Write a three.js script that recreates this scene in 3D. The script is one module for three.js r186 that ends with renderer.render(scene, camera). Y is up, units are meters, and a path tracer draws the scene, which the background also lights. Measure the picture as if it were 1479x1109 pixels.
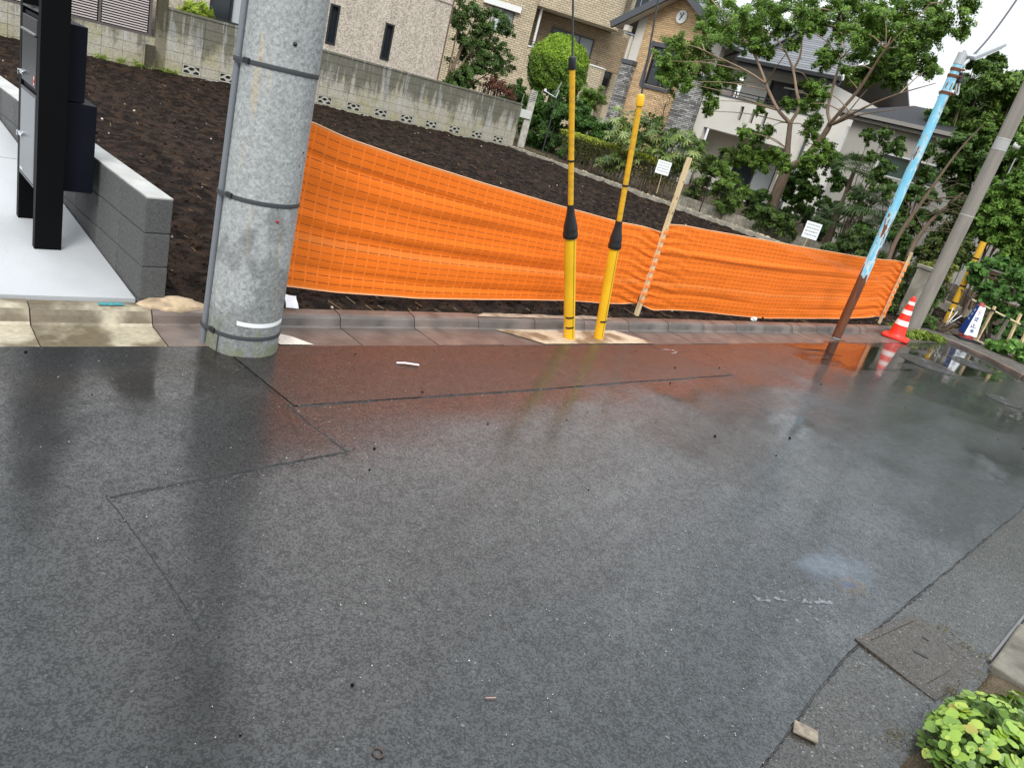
import * as THREE from 'three';
import { mergeGeometries } from 'three/addons/utils/BufferGeometryUtils.js';
import { RoundedBoxGeometry } from 'three/addons/geometries/RoundedBoxGeometry.js';

// ---------- camera, sky, sun, exposure ----------
const scene = new THREE.Scene();
const D2R = Math.PI / 180;
const camera = new THREE.PerspectiveCamera(54.61, 1024 / 767, 0.05, 900);
camera.position.set(0, 1.75, 0);
camera.rotation.order = 'YXZ';
camera.rotation.set(-20.8 * D2R, -43.9 * D2R, 15.94 * D2R);
const renderer = new THREE.WebGLRenderer({ antialias: true });
renderer.toneMapping = THREE.LinearToneMapping;
renderer.toneMappingExposure = 1.62;
renderer.shadowMap.enabled = true;
const SUN_DIR = new THREE.Vector3(-0.55, 0.78, 0.62).normalize();
const sun = new THREE.DirectionalLight(new THREE.Color(1.0, 0.965, 0.91), 1.5);
sun.position.copy(SUN_DIR).multiplyScalar(60);
sun.castShadow = true; sun.shadow.radius = 42; sun.shadow.mapSize.set(2048, 2048);
Object.assign(sun.shadow.camera, { left: -30, right: 30, top: 30, bottom: -30, near: 1, far: 150 });
scene.add(sun); scene.add(sun.target);

// ---------- seeded randomness and tileable noise ----------
function rng(seed) { let a = (seed * 2654435761) >>> 0; return () => { a |= 0; a = (a + 0x6d2b79f5) | 0; let t = Math.imul(a ^ (a >>> 15), 1 | a); t = (t + Math.imul(t ^ (t >>> 7), 61 | t)) ^ t; return ((t ^ (t >>> 14)) >>> 0) / 4294967296; }; }
const lattices = [];
let lastP = -1, lastS = -1, lastL = null;
function lattice(p, s) {
  const row = lattices[s] ?? (lattices[s] = new Map()); let L = row.get(p);
  if (!L) { const r = rng(p * 31 + s * 977 + 7); L = new Float32Array(p * p); for (let i = 0; i < L.length; i++) L[i] = r(); row.set(p, L); }
  lastP = p; lastS = s; return (lastL = L);
}
function tn(u, v, p, s = 0) {            // tileable value noise, p cells over 0..1
  const L = p === lastP && s === lastS ? lastL : lattice(p, s);
  const x = u * p, y = v * p; let x0 = Math.floor(x), y0 = Math.floor(y), fx = x - x0, fy = y - y0;
  if (x0 < 0 || x0 >= p) x0 = ((x0 % p) + p) % p; if (y0 < 0 || y0 >= p) y0 = ((y0 % p) + p) % p;
  const x1 = x0 + 1 === p ? 0 : x0 + 1, y1 = y0 + 1 === p ? 0 : y0 + 1;
  fx = fx * fx * (3 - 2 * fx); fy = fy * fy * (3 - 2 * fy);
  const a = L[y0 * p + x0], b = L[y0 * p + x1], c = L[y1 * p + x0], d = L[y1 * p + x1];
  return a + (b - a) * fx + (c - a) * fy + (a - b - c + d) * fx * fy;
}
function fb(u, v, p, oct, s = 0) { let t = 0, w = 0.5, n = 0; for (let i = 0; i < oct; i++) { t += w * tn(u, v, p << i, s + i); n += w; w *= 0.5; } return t / n; }
const wn = (x, z, s = 0, oct = 4) => fb(x / 64 + 0.37, z / 64 + 0.71, 64, oct, s);   // world noise, 1 m cells
const clamp = (x, a = 0, b = 1) => Math.min(b, Math.max(a, x)), mix = (a, b, t) => a + (b - a) * t;
const sm = (a, b, x) => { const t = clamp((x - a) / (b - a)); return t * t * (3 - 2 * t); };
const toS = (x) => { x = clamp(x); return x <= 0.0031308 ? 12.92 * x : 1.055 * Math.pow(x, 1 / 2.4) - 0.055; };

const S8 = new Uint8Array(4096).map((_, i) => Math.round(toS((i + 0.5) / 4095) * 255));
function tex(w, h, fn, { color = false, size } = {}) {   // fn(u, v) -> linear colour triple, or one number
  const d = new Uint8Array(w * h * 4);
  for (let j = 0, k = 0; j < h; j++) for (let i = 0; i < w; i++, k += 4) {
    const c = fn((i + 0.5) / w, (j + 0.5) / h, i, j);
    if (typeof c === 'number') d[k] = d[k + 1] = d[k + 2] = clamp(c) * 255;
    else if (color) { d[k] = S8[(clamp(c[0]) * 4095) | 0]; d[k + 1] = S8[(clamp(c[1]) * 4095) | 0]; d[k + 2] = S8[(clamp(c[2]) * 4095) | 0]; }
    else { d[k] = clamp(c[0]) * 255; d[k + 1] = clamp(c[1]) * 255; d[k + 2] = clamp(c[2]) * 255; }
    d[k + 3] = 255;
  }
  const t = new THREE.DataTexture(d, w, h, THREE.RGBAFormat);
  t.wrapS = t.wrapT = THREE.RepeatWrapping; t.magFilter = THREE.LinearFilter; t.minFilter = THREE.LinearMipmapLinearFilter; t.generateMipmaps = true;
  if (color) t.colorSpace = THREE.SRGBColorSpace;
  if (size) t.repeat.set(1 / size[0], 1 / size[1]);
  t.needsUpdate = true; return t;
}
function canvasTex(w, h, draw) {
  const c = document.createElement('canvas'); c.width = w; c.height = h; draw(c.getContext('2d'), w, h);
  const t = new THREE.CanvasTexture(c); t.colorSpace = THREE.SRGBColorSpace; return t;
}
function resized(t, sx, sy, ox = 0, oy = 0) { const c = t.clone(); c.repeat.set(1 / sx, 1 / sy); c.offset.set(ox, oy); c.needsUpdate = true; return c; }

// the sky: a bright thin overcast, a touch blue, softly mottled
{
  const W = 512, H = 256, d = new Float32Array(W * H * 4);
  for (let j = 0, k = 0; j < H; j++) for (let i = 0; i < W; i++, k += 4) {
    const el = (j + 0.5) / H * 180 - 90, u = (i + 0.5) / W, v = (j + 0.5) / H;
    const c = fb(u, v, 6, 5, 3), b = el < 0 ? 0.45 : (0.52 + 1.12 * Math.sin(el * D2R)) * (1 + (c - 0.5) * 0.36);
    const blue = sm(0.62, 0.42, c);
    d[k] = b * mix(0.98, 0.84, blue); d[k + 1] = b * mix(0.995, 0.945, blue); d[k + 2] = b * mix(1.01, 1.03, blue); d[k + 3] = 1;
  }
  const sky = new THREE.DataTexture(d, W, H, THREE.RGBAFormat, THREE.FloatType);
  sky.mapping = THREE.EquirectangularReflectionMapping; sky.magFilter = THREE.LinearFilter; sky.needsUpdate = true;
  scene.background = sky; scene.environment = sky;
}

// ---------- building helpers ----------
const taken = {};
function numbered(n) { const k = (taken[n] = (taken[n] ?? -1) + 1); return k ? `${n}_${String(k).padStart(3, '0')}` : n; }
function muv(g, ox = 0, oy = 0) {       // uv in metres from position, by the way each face points
  if (g.index) g = g.toNonIndexed();
  const p = g.attributes.position, n = g.attributes.normal, uv = new Float32Array(p.count * 2);
  for (let i = 0; i < p.count; i += 3) {
    let nx = 0, ny = 0, nz = 0; for (let q = 0; q < 3; q++) { nx += n.getX(i + q); ny += n.getY(i + q); nz += n.getZ(i + q); }
    nx = Math.abs(nx); ny = Math.abs(ny); nz = Math.abs(nz);
    for (let q = i; q < i + 3; q++) {
      const x = p.getX(q), y = p.getY(q), z = p.getZ(q);
      uv[q * 2] = (ny > nx && ny > nz ? x : nx > nz ? z : x) + ox; uv[q * 2 + 1] = (ny > nx && ny > nz ? z : y) + oy;
    }
  }
  g.setAttribute('uv', new THREE.BufferAttribute(uv, 2)); return g;
}
function fin(g, keep) { if (g.index) g = g.toNonIndexed(); for (const a of Object.keys(g.attributes)) if (!['position', 'normal', 'uv', ...(keep ? ['color'] : [])].includes(a)) g.deleteAttribute(a); return g; }
function obj(name, geos, mat, parent = scene, opt = {}) {
  geos = Array.isArray(geos) ? geos : [geos];
  let g = geos.length > 1 ? mergeGeometries(geos.map((x) => fin(x, opt.color))) : geos[0];
  const m = new THREE.Mesh(g, mat); m.name = parent === scene ? numbered(name) : name;
  m.castShadow = m.receiveShadow = true; parent.add(m); return m;
}
function tag(o, label, category, group, kind) { Object.assign(o.userData, { label, category }); if (group) o.userData.group = group; if (kind) o.userData.kind = kind; return o; }
function thing(name, label, category, [x, y, z] = [0, 0, 0], turn = 0, group) {
  const o = new THREE.Group(); o.name = numbered(name); scene.add(o); o.position.set(x, y, z); o.rotation.y = turn;
  return tag(o, label, category, group);
}
function struct(name, geos, mat, label) { const m = obj(name, geos, mat); m.userData.kind = 'structure'; if (label) m.userData.label = label; return m; }
function bx(w, h, d, x = 0, y = 0, z = 0, ry = 0, rz = 0, rx = 0) { const g = new THREE.BoxGeometry(w, h, d); if (rz) g.rotateZ(rz); if (rx) g.rotateX(rx); if (ry) g.rotateY(ry); return muv(g.translate(x, y, z)); }
function rbx(w, h, d, r, x = 0, y = 0, z = 0, ry = 0) { const g = new RoundedBoxGeometry(w, h, d, 2, r); if (ry) g.rotateY(ry); return muv(g.translate(x, y, z)); }
function cyl(r0, r1, h, x = 0, y = 0, z = 0, n = 20, open = false) { return new THREE.CylinderGeometry(r1, r0, h, n, 1, open).translate(x, y + h / 2, z); }
const V = (a) => new THREE.Vector3(...a);
function bar(a, b, r0, r1 = r0, n = 8) {    // tapered rod between two points
  const A = V(a), B = V(b), d = B.clone().sub(A), L = d.length(), g = new THREE.CylinderGeometry(r1, r0, L, n, 1);
  g.translate(0, L / 2, 0).applyQuaternion(new THREE.Quaternion().setFromUnitVectors(new THREE.Vector3(0, 1, 0), d.normalize()));
  return g.translate(...a);
}
function limb(pts, r0, r1, sides = 7, wob = 0, seed = 1) {   // tapered, slightly uneven tube through points
  const c = new THREE.CatmullRomCurve3(pts.map(V)), n = Math.max(4, pts.length * 4), r = rng(seed);
  const fr = c.computeFrenetFrames(n, false), P = [], idx = [], uv = [];
  const len = c.getLength();
  for (let i = 0; i <= n; i++) {
    const t = i / n, p = c.getPointAt(t), rad = mix(r0, r1, t) * (1 + (r() - 0.5) * wob);
    for (let j = 0; j <= sides; j++) { const a = j / sides * Math.PI * 2, v = p.clone().addScaledVector(fr.normals[i], Math.cos(a) * rad).addScaledVector(fr.binormals[i], Math.sin(a) * rad); P.push(v.x, v.y, v.z); uv.push(j / sides * 0.6, t * len); }
  }
  for (let i = 0; i < n; i++) for (let j = 0; j < sides; j++) { const a = i * (sides + 1) + j, b = a + sides + 1; idx.push(a, a + 1, b, b, a + 1, b + 1); }
  const g = new THREE.BufferGeometry(); g.setAttribute('position', new THREE.Float32BufferAttribute(P, 3)); g.setAttribute('uv', new THREE.Float32BufferAttribute(uv, 2)); g.setIndex(idx); g.computeVertexNormals(); return g;
}
function poly(pts, y, depthFn) {         // flat polygon on the ground from [x, z] points, uv in metres
  const g = new THREE.ShapeGeometry(new THREE.Shape(pts.map(([x, z]) => new THREE.Vector2(x, -z)))).rotateX(-Math.PI / 2).translate(0, y, 0); return muv(g);
}
function plate(shape, depth, bevel = 0) { return new THREE.ExtrudeGeometry(shape, { depth, bevelEnabled: bevel > 0, bevelSize: bevel, bevelThickness: bevel, bevelSegments: 1, curveSegments: 10 }); }
function grid(nx, nz, fn, uvf) {         // fn(s, t) -> [x, y, z]
  const P = new Float32Array((nx + 1) * (nz + 1) * 3), U = new Float32Array((nx + 1) * (nz + 1) * 2), I = new Uint32Array(nx * nz * 6); let k = 0, q = 0;
  for (let j = 0; j <= nz; j++) for (let i = 0; i <= nx; i++) { const p = fn(i / nx, j / nz), u = uvf ? uvf(i / nx, j / nz, p) : [p[0], p[2]]; P.set(p, k * 3); U.set(u, k * 2); k++; }
  for (let j = 0; j < nz; j++) for (let i = 0; i < nx; i++) { const a = j * (nx + 1) + i, b = a + nx + 1; I.set([a, b, a + 1, a + 1, b, b + 1], q); q += 6; }
  const g = new THREE.BufferGeometry(); g.setAttribute('position', new THREE.BufferAttribute(P, 3)); g.setAttribute('uv', new THREE.BufferAttribute(U, 2)); g.setIndex(new THREE.BufferAttribute(I, 1)); g.computeVertexNormals(); return g;
}
const lin = (r, g, b) => new THREE.Color().setRGB(r, g, b);
const std = (color, roughness = 0.8, extra = {}) => new THREE.MeshPhysicalMaterial({ color: Array.isArray(color) ? lin(...color) : color, roughness, specularIntensity: roughness >= 0.8 ? 0.2 : roughness >= 0.55 ? 0.5 : 1, ...extra });

// ---------- shared textures ----------
const grain = tex(512, 512, (u, v) => 0.5 + (fb(u, v, 64, 3, 11) - 0.5) * 0.9);                       // fine bump
const blotch = tex(512, 512, (u, v) => 0.5 + (fb(u, v, 6, 6, 21) - 0.5) * 1.1);
function tinted(base, amp, p, oct, seed, { w = 512, size = [1, 1], speck = 0, dark = 0 } = {}) {
  const r = rng(seed);
  return tex(w, w, (u, v) => { const n = 1 + (fb(u, v, p, oct, seed) - 0.5) * amp * 2, s = speck && r() < speck ? 1 + r() * 0.8 : dark && r() < dark ? 0.45 : 1; return base.map((c) => c * n * s); }, { color: true, size });
}
// asphalt: stones scattered at random, each a low dome with its own tone
function asphaltMaps(seed, tile, stones, rMin, rMax, tone, pale) {
  const N = 2048, hgt = new Float32Array(N * N), col = new Float32Array(N * N).fill(1), r = rng(seed), px = N / tile;
  for (let s = 0; s < stones; s++) {
    const R = mix(rMin, rMax, r() * r()) * px, cx = r() * N, cy = r() * N, top = 0.35 + r() * 0.65, e = 0.7 + r() * 0.6, a = r() * 6.3, ca = Math.cos(a), sa = Math.sin(a);
    const t = r() < pale ? 2 + r() * 3 : 0.65 + r() * 0.6;
    for (let y = Math.ceil(cy - R * 1.3); y < cy + R * 1.3; y++) for (let x = Math.ceil(cx - R * 1.3); x < cx + R * 1.3; x++) {
      const dx = x - cx, dy = y - cy, p = (dx * ca + dy * sa) / e, q = (-dx * sa + dy * ca) * e, d = (p * p + q * q) / (R * R);
      if (d > 1) continue;
      const k = ((y & (N - 1)) * N) + (x & (N - 1)), h = top * Math.sqrt(1 - d * d);
      if (h > hgt[k]) { hgt[k] = h; col[k] = t; }
    }
  }
  const map = tex(N, N, (u, v, i, j) => { const k = j * N + i, m = 0.78 + 0.44 * fb(u, v, 40, 4, seed + 5), c = mix(0.55, col[k], sm(0.05, 0.4, hgt[k])) * m; return tone.map((x) => x * c); }, { color: true, size: [tile, tile] });
  const bump = tex(N, N, (u, v, i, j) => hgt[j * N + i] * 0.8 + fb(u, v, 16, 3, seed) * 0.2, { size: [tile, tile] });
  const film = tex(N, N, (u, v, i, j) => { const k = j * N + i; const g = sm(0.36, 0.62, fb(u, v, 70, 3, seed + 9)); return clamp(mix(0.45, 0.75 + 0.4 * ((col[k] * 7.3) % 1), sm(0.08, 0.42, hgt[k])) * mix(0.82, 1.15, g)); }, { size: [tile, tile] });
  return { map, bump, film };
}
// ---------- the street ----------
const nearEdge = (x) => { const k = [[-4, -0.1], [1, -0.42], [2.1, -0.585], [2.5, -0.665], [3.1, -0.77], [3.8, -0.82], [6.2, -1.01], [12, -1.5], [30, -2.4]]; for (let i = 1; i < k.length; i++) if (x <= k[i][0]) { const t = (x - k[i - 1][0]) / (k[i][0] - k[i - 1][0]); return mix(k[i - 1][1], k[i][1], t); } return -2.4; };
const roadY = (x, z) => (wn(x * 0.9, z * 0.9, 40, 3) - 0.5) * 0.022 + (wn(x * 2.6, z * 2.6, 44, 2) - 0.5) * 0.005;
const aspA = asphaltMaps(3, 2.3, 150000, 0.0022, 0.0066, [0.0235, 0.0235, 0.0233], 0.004);
const aspB = asphaltMaps(9, 1.7, 85000, 0.0026, 0.0075, [0.042, 0.037, 0.031], 0.025);
const HOLLOWS = [[5.3, -2.45, 0.5], [8.7, -1.95, 0.9], [7.0, -1.45, 0.7], [9.2, -2.9, 0.9], [4.6, -3.05, 0.4], [1.1, -3.5, 0.35]];
// wetness of the road: 20 m x 5 m; puddled hollows are smooth, drained crowns rougher, tyres drag streaks along the street
const wetMap = tex(1024, 512, (u, v) => {
  const x = -4 + u * 24, z = -4.2 + v * 5;
  const streak = fb(u * 1.0, v, 3, 2, 50) * 0.3 + tn(u * 0.5 + v * 0.1, v * 1.0, 48, 51) * 0.25 + fb(u, v * 1.0, 32, 3, 52) * 0.45;
  const pud = sm(0.52, 0.68, wn(x * 0.7 + 3, z * 1.1, 60, 4) + 0.3 * sm(7.2, 8.6, x) * sm(-2.4, -3.4, z) - 0.04);
  let hollow = 0; for (const [hx, hz, hr] of HOLLOWS) hollow = Math.max(hollow, sm(1.0, 0.45, Math.hypot((x - hx) / hr, (z - hz) / (hr * 0.5)) + (fb(u * 3, v, 24, 3, 57) - 0.5) * 0.9));
  return clamp(mix(0.1 + streak * 0.2, 0.03, Math.max(hollow * 0.6, pud * (0.55 + 0.45 * sm(7, 9.5, x)))), 0.035, 1);
});
wetMap.repeat.set(1 / 24, 1 / 5); wetMap.offset.set(4 / 24, 4.2 / 5); wetMap.wrapS = wetMap.wrapT = THREE.MirroredRepeatWrapping;
const M = {};
const wet = (o) => new THREE.MeshPhysicalMaterial({ color: 0xffffff, roughness: 0.4, specularIntensity: 0.4, clearcoat: 1, clearcoatRoughness: 1, clearcoatRoughnessMap: wetMap, ...o });   // rough stone under a film of rain
M.road = wet({ map: aspA.map, bumpMap: aspA.bump, bumpScale: 0.0014, clearcoatMap: aspA.film, vertexColors: true });
M.patch = wet({ color: lin(1.35, 1.25, 1.2), map: resized(aspA.map, 1.9, 1.9, 0.3, 0.6), bumpMap: resized(aspA.bump, 1.9, 1.9, 0.3, 0.6), bumpScale: 0.0008, clearcoat: 0.75, clearcoatMap: resized(aspA.film, 1.9, 1.9, 0.3, 0.6) });
M.pave = wet({ map: aspB.map, bumpMap: aspB.bump, bumpScale: 0.0025, clearcoatMap: aspB.film, clearcoat: 0.8 });
M.tar = std([0.013, 0.013, 0.014], 0.4, { bumpMap: resized(grain, 0.15, 0.15), bumpScale: 0.002 });
{
  const g = grid(380, 84, (s, t) => { const x = -3 + s * 31, z0 = -3.955 - 0.006 * tn(x / 8, 0.5, 64, 3), z1 = nearEdge(x) - 0.006 + 0.02 * (wn(x * 9, 3, 70, 3) - 0.5), z = mix(z0, z1, t); return [x, roadY(x, z), z]; });
  const p = g.attributes.position, c = new Float32Array(p.count * 3);
  for (let i = 0; i < p.count; i++) {       // stains: silt washed out of the lot, darker oily blotches, a darker part left of the seams; also painted sheen and reflections
    const x = p.getX(i), z = p.getZ(i), n = wn(x * 1.4, z * 1.4, 81, 4), silt = sm(0.46, 0.66, wn(x * 0.8, z * 2.2, 83, 4)) * sm(-2.9, -3.7, z), dustSheen = sm(0.44, 0.66, (0.65 * wn(x * 1.1, z * 5 + x * 1.6, 86, 4) + 0.35 * wn(x * 4, z * 22 + x * 6, 87, 3))) * sm(1.6, 2.6, x) * sm(6.5, 5, x) * sm(-3.1, -2.5, z), leftTone = (x < 0.69 + 0.04 * (z + 2) && z > -2.6) || (x < 1.62 && z <= -2.62) ? 0.66 : 1;  // pale drying dust with the sky sheen painted in; darker left of the seams
    let hollow = 0; for (const [hx, hz, hr] of HOLLOWS) hollow = Math.max(hollow, sm(1.0, 0.5, Math.hypot((x - hx) / hr, (z - hz) / (hr * 0.5)) + (wn(x * 5, z * 5, 88, 3) - 0.5) * 0.9));
    const d = (0.8 + 0.4 * n) * leftTone * mix(1, 1.9, dustSheen) * mix(1, 0.62, hollow);  // wet hollows; the dark trees they mirror are painted in as darker colour
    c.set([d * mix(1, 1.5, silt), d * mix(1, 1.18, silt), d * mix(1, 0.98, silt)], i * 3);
  }
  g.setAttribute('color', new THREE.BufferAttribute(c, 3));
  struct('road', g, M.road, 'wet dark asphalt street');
}
struct('ground', muv(new THREE.CircleGeometry(420, 40).rotateX(-Math.PI / 2).translate(0, -0.12, 0)), std([0.06, 0.055, 0.045], 0.9, { map: tinted([0.09, 0.085, 0.06], 0.4, 8, 5, 5, { size: [6, 6] }) }), 'bare ground reaching the horizon');
// roadside strip of coarser asphalt on the near side
struct('pavement', grid(150, 8, (s, t) => { const x = 0.5 + s * 13, z0 = nearEdge(x) - 0.04, z1 = nearEdge(x) + 0.42; const z = mix(z0, z1, t); return [x, roadY(x, z) - 0.006 + 0.012 * t, z]; }), M.pave, 'coarse asphalt roadside strip');
function seam(pts, w, seed, h = 0.004, mat = M.tar, name = 'tar_seam', label) {  // bitumen run into a saw cut: a ragged low bead
  const r = rng(seed), P = [], I = []; const path = [];
  for (let i = 0; i + 1 < pts.length; i++) { const [a, b] = [pts[i], pts[i + 1]], L = Math.hypot(b[0] - a[0], b[1] - a[1]), n = Math.max(2, Math.ceil(L / 0.02)); for (let k = 0; k < n; k++) path.push([mix(a[0], b[0], k / n), mix(a[1], b[1], k / n)]); }
  path.push(pts[pts.length - 1]);
  for (let i = 0; i < path.length; i++) {
    const a = path[Math.max(0, i - 1)], b = path[Math.min(path.length - 1, i + 1)], L = Math.hypot(b[0] - a[0], b[1] - a[1]) || 1, nx = -(b[1] - a[1]) / L, nz = (b[0] - a[0]) / L;
    const gap = sm(0.3, 0.5, wn(path[i][0] * 5, path[i][1] * 5, 140 + seed % 7, 3)), ww = w * (0.25 + r() * 0.9) * mix(0.15, 1.1, gap), o = (r() - 0.5) * w * 0.8, [x, z] = path[i];
    for (const [k, y] of [[-0.5, -0.002], [0, h * mix(0.1, 1, gap)], [0.5, -0.002]]) { const X = x + nx * (o + k * ww), Z = z + nz * (o + k * ww); P.push(X, roadY(X, Z) + y + 0.0015, Z); }
    if (i) { const q = i * 3; for (const s of [0, 1]) I.push(q - 3 + s, q + s, q - 2 + s, q - 2 + s, q + s, q + 1 + s); }
  }
  const g = new THREE.BufferGeometry(); g.setAttribute('position', new THREE.Float32BufferAttribute(P, 3)); g.setAttribute('uv', new THREE.Float32BufferAttribute(P.filter((_, i) => i % 3 !== 1), 2)); g.setIndex(I); g.computeVertexNormals();
  return struct(name, g, mat, label);
}
M.seal = wet({ color: lin(0.62, 0.62, 0.63), map: aspA.map, bumpMap: aspA.bump, bumpScale: 0.0016, clearcoatMap: aspA.film });
// trench repair in front of the lot, laid as a sheet of its own
{
  const z0 = (x) => mix(-3.19, -3.28, (x - 1.62) / 4.1), right = (z) => mix(5.3, 5.72, (z + 3.93) / 0.65);
  struct('asphalt_patch', grid(120, 20, (s, t) => { const z = mix(-3.945, 0, 0), a = mix(1.5, 1.62, t), zz = mix(-3.945, z0(mix(1.6, 5.7, s)), t), x = mix(a, right(zz), s); return [x, roadY(x, zz) + 0.0045, zz]; }), M.patch, 'smoother asphalt repair strip along the gutter');
  seam([[1.64, -3.185], [3, -3.215], [4.6, -3.25], [5.73, -3.275]], 0.011, 5);
  seam([[5.73, -3.275], [5.52, -3.6], [5.31, -3.94]], 0.009, 6);
  seam([[1.5, -3.75], [1.56, -3.4], [1.62, -3.0], [1.68, -2.7]], 0.011, 7); seam([[1.53, -3.7], [1.6, -3.35], [1.66, -2.98], [1.71, -2.72]], 0.04, 17, 0.001, M.seal);
  seam([[1.68, -2.7], [1.3, -2.66], [0.95, -2.62], [0.64, -2.585]], 0.007, 8); seam([[1.7, -2.68], [1.3, -2.635], [0.95, -2.6], [0.66, -2.565]], 0.045, 18, 0.001, M.seal);
  seam([[0.63, -2.6], [0.67, -2.35], [0.71, -2.02], [0.73, -1.8]], 0.004, 10); seam([[0.66, -2.58], [0.7, -2.35], [0.745, -2.02], [0.76, -1.75]], 0.05, 19, 0.001, M.seal);
}
// a ragged bitumen joint fills the crack along the near edge
seam(Array.from({ length: 40 }, (_, i) => { const x = 1 + i * 0.28; return [x, nearEdge(x) - 0.002]; }), 0.009, 14, 0.001);

// ---------- gutter and kerb: precast pieces, 0.6 m each ----------
const concMap = tinted([0.36, 0.33, 0.27], 0.5, 5, 6, 31, { size: [1.1, 1.1], speck: 0.01, dark: 0.02 });
const concDark = tinted([0.115, 0.095, 0.083], 0.6, 6, 6, 32, { size: [0.9, 0.9], speck: 0.02, dark: 0.04 });
const creamMap = tex(512, 512, (u, v) => { const n = fb(u, v, 4, 5, 33), m = fb(u, v * 0.5, 10, 4, 34), t = sm(0.36, 0.64, n * 0.7 + m * 0.3); const f = fb(u, v, 48, 3, 35), a = [0.40, 0.345, 0.25], b = [0.12, 0.092, 0.055]; return a.map((x, i) => mix(x, b[i], t) * (0.55 + 0.35 * m + 0.55 * f)); }, { color: true, size: [1.0, 1.0] });
const concBump = resized(grain, 0.25, 0.25);
M.gutCream = std(0xffffff, 0.3, { map: creamMap, bumpMap: concBump, bumpScale: 0.0012 });
M.gutWet = std(0xffffff, 0.34, { map: concDark, bumpMap: concBump, bumpScale: 0.0018 });
M.gutWet2 = std([1.15, 1.05, 1.0], 0.38, { map: resized(concDark, 0.7, 0.7, 0.4, 0.1), bumpMap: concBump, bumpScale: 0.0018 });
M.mortar = std(0xffffff, 0.4, { map: tex(512, 512, (u, v) => { const n = fb(u, v, 5, 6, 36), t = sm(0.42, 0.68, n), k = 0.75 + 0.5 * fb(u, v, 40, 3, 46); return [mix(0.5, 0.2, t) * k, mix(0.42, 0.14, t) * k, mix(0.3, 0.08, t) * k]; }, { color: true, size: [0.9, 0.9] }), bumpMap: concBump, bumpScale: 0.002 });
M.kerbMortar = std(0xffffff, 0.5, { map: tinted([0.3, 0.26, 0.2], 0.7, 9, 6, 45, { size: [0.5, 0.5], dark: 0.02 }), bumpMap: concBump, bumpScale: 0.002 });
M.paleMortar = std(0xffffff, 0.6, { map: tinted([0.6, 0.54, 0.47], 0.3, 6, 6, 37, { size: [0.5, 0.5] }), bumpMap: concBump, bumpScale: 0.003 });
{
  const t = new THREE.Group(); t.name = numbered('gutter'); scene.add(t); t.userData = { kind: 'structure', label: 'concrete gutter and low kerb along the lot' };
  const prof = [[-3.962, -0.12], [-3.962, -0.002], [-4.29, -0.012], [-4.303, -0.002], [-4.318, 0.042], [-4.33, 0.058], [-4.352, 0.068], [-4.425, 0.07], [-4.437, 0.062], [-4.44, -0.12]];
  const low = [[-3.962, -0.12], [-3.962, -0.002], [-4.28, -0.012], [-4.297, 0.0], [-4.315, 0.035], [-4.335, 0.06], [-4.37, 0.072], [-4.43, 0.076], [-4.442, 0.07], [-4.445, -0.12]];
  const mk = (p) => muv(plate(new THREE.Shape(p.map(([z, y]) => new THREE.Vector2(-z, y))), 0.594).rotateY(Math.PI / 2).scale(1, 1, 1));
  // extrude runs along +x after the turn; shape x becomes -z
  const gA = mk(prof), gB = mk(low); let i = 0;
  for (let x = -1.18; x < 12.0; x += 0.6, i++) {
    const left = x < 1.2, m = obj(left ? 'gutter_block' : 'gutter_block', left ? gB : gA, left ? M.gutCream : [M.gutWet, M.gutWet2][(i * 7 % 3) & 1], t);
    m.position.set(x + 0.003, ((i * 37) % 5 - 2) * 0.0012, 0);
  }
}
// pale mortar laid round the stay guards, and at the pole foot
struct('mortar_patch', grid(40, 10, (s, t) => { const z = mix(-3.968, -4.285, t), x = mix(mix(4.05, 3.78, t), mix(5.42, 5.2, t), s); return [x, 0.0035 + 0.001 * wn(x * 20, z * 20, 5, 2) - 0.010 * t, z]; }), M.mortar, 'cream mortar patch in the gutter at the stay guards');
struct('mortar_patch', poly([[1.86, -3.98], [2.08, -3.975], [1.99, -4.1], [1.85, -4.2]], 0.004), M.paleMortar, 'small pale mortar wedge at the pole foot');
struct('kerb_mortar', grid(36, 3, (s, t) => { const x = 3.62 + s * 1.6 + 0.12 * (wn(t * 6, 3, 8, 3) - 0.5), e = Math.min(s, 1 - s) * 12, a = 0.02 + t * 0.085 * Math.min(1, e) * (0.6 + 0.6 * wn(x * 7, 5, 12, 3)); return [x, 0.0725 + 0.002 * wn(x * 9, t * 3, 6, 2), -4.335 - a]; }), M.kerbMortar, 'pale mortar smeared over the kerb top');
{ // broken lump where the driveway kerb ends
  const r = rng(77), g = new THREE.SphereGeometry(1, 26, 14).scale(0.2, 0.05, 0.085), p = g.attributes.position;
  for (let i = 0; i < p.count; i++) { const x = p.getX(i), y = p.getY(i), z = p.getZ(i), k = 0.82 + 0.45 * wn(x * 14 + 4, z * 14 + y * 9, 9, 3); p.setXYZ(i, x * k, y * k, z * k); }
  g.computeVertexNormals(); g.translate(1.36, 0.062, -4.42);
  tag(obj('mortar_lump', muv(g), std(0xffffff, 0.6, { map: tinted([0.42, 0.31, 0.2], 0.7, 5, 6, 38, { size: [0.25, 0.25] }), bumpMap: concBump, bumpScale: 0.005 })), 'broken lump of rusty cream mortar at the end of the driveway kerb', 'mortar lump');
}
tag(obj('boundary_plate', bx(0.13, 0.004, 0.035, 1.02, 0.079, -4.39, 0.05), std(0xffffff, 0.4, { map: tinted([0.06, 0.26, 0.28], 0.6, 6, 5, 39, { size: [0.1, 0.1] }) })), 'worn teal plate stuck on the driveway kerb', 'marker plate');

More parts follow.
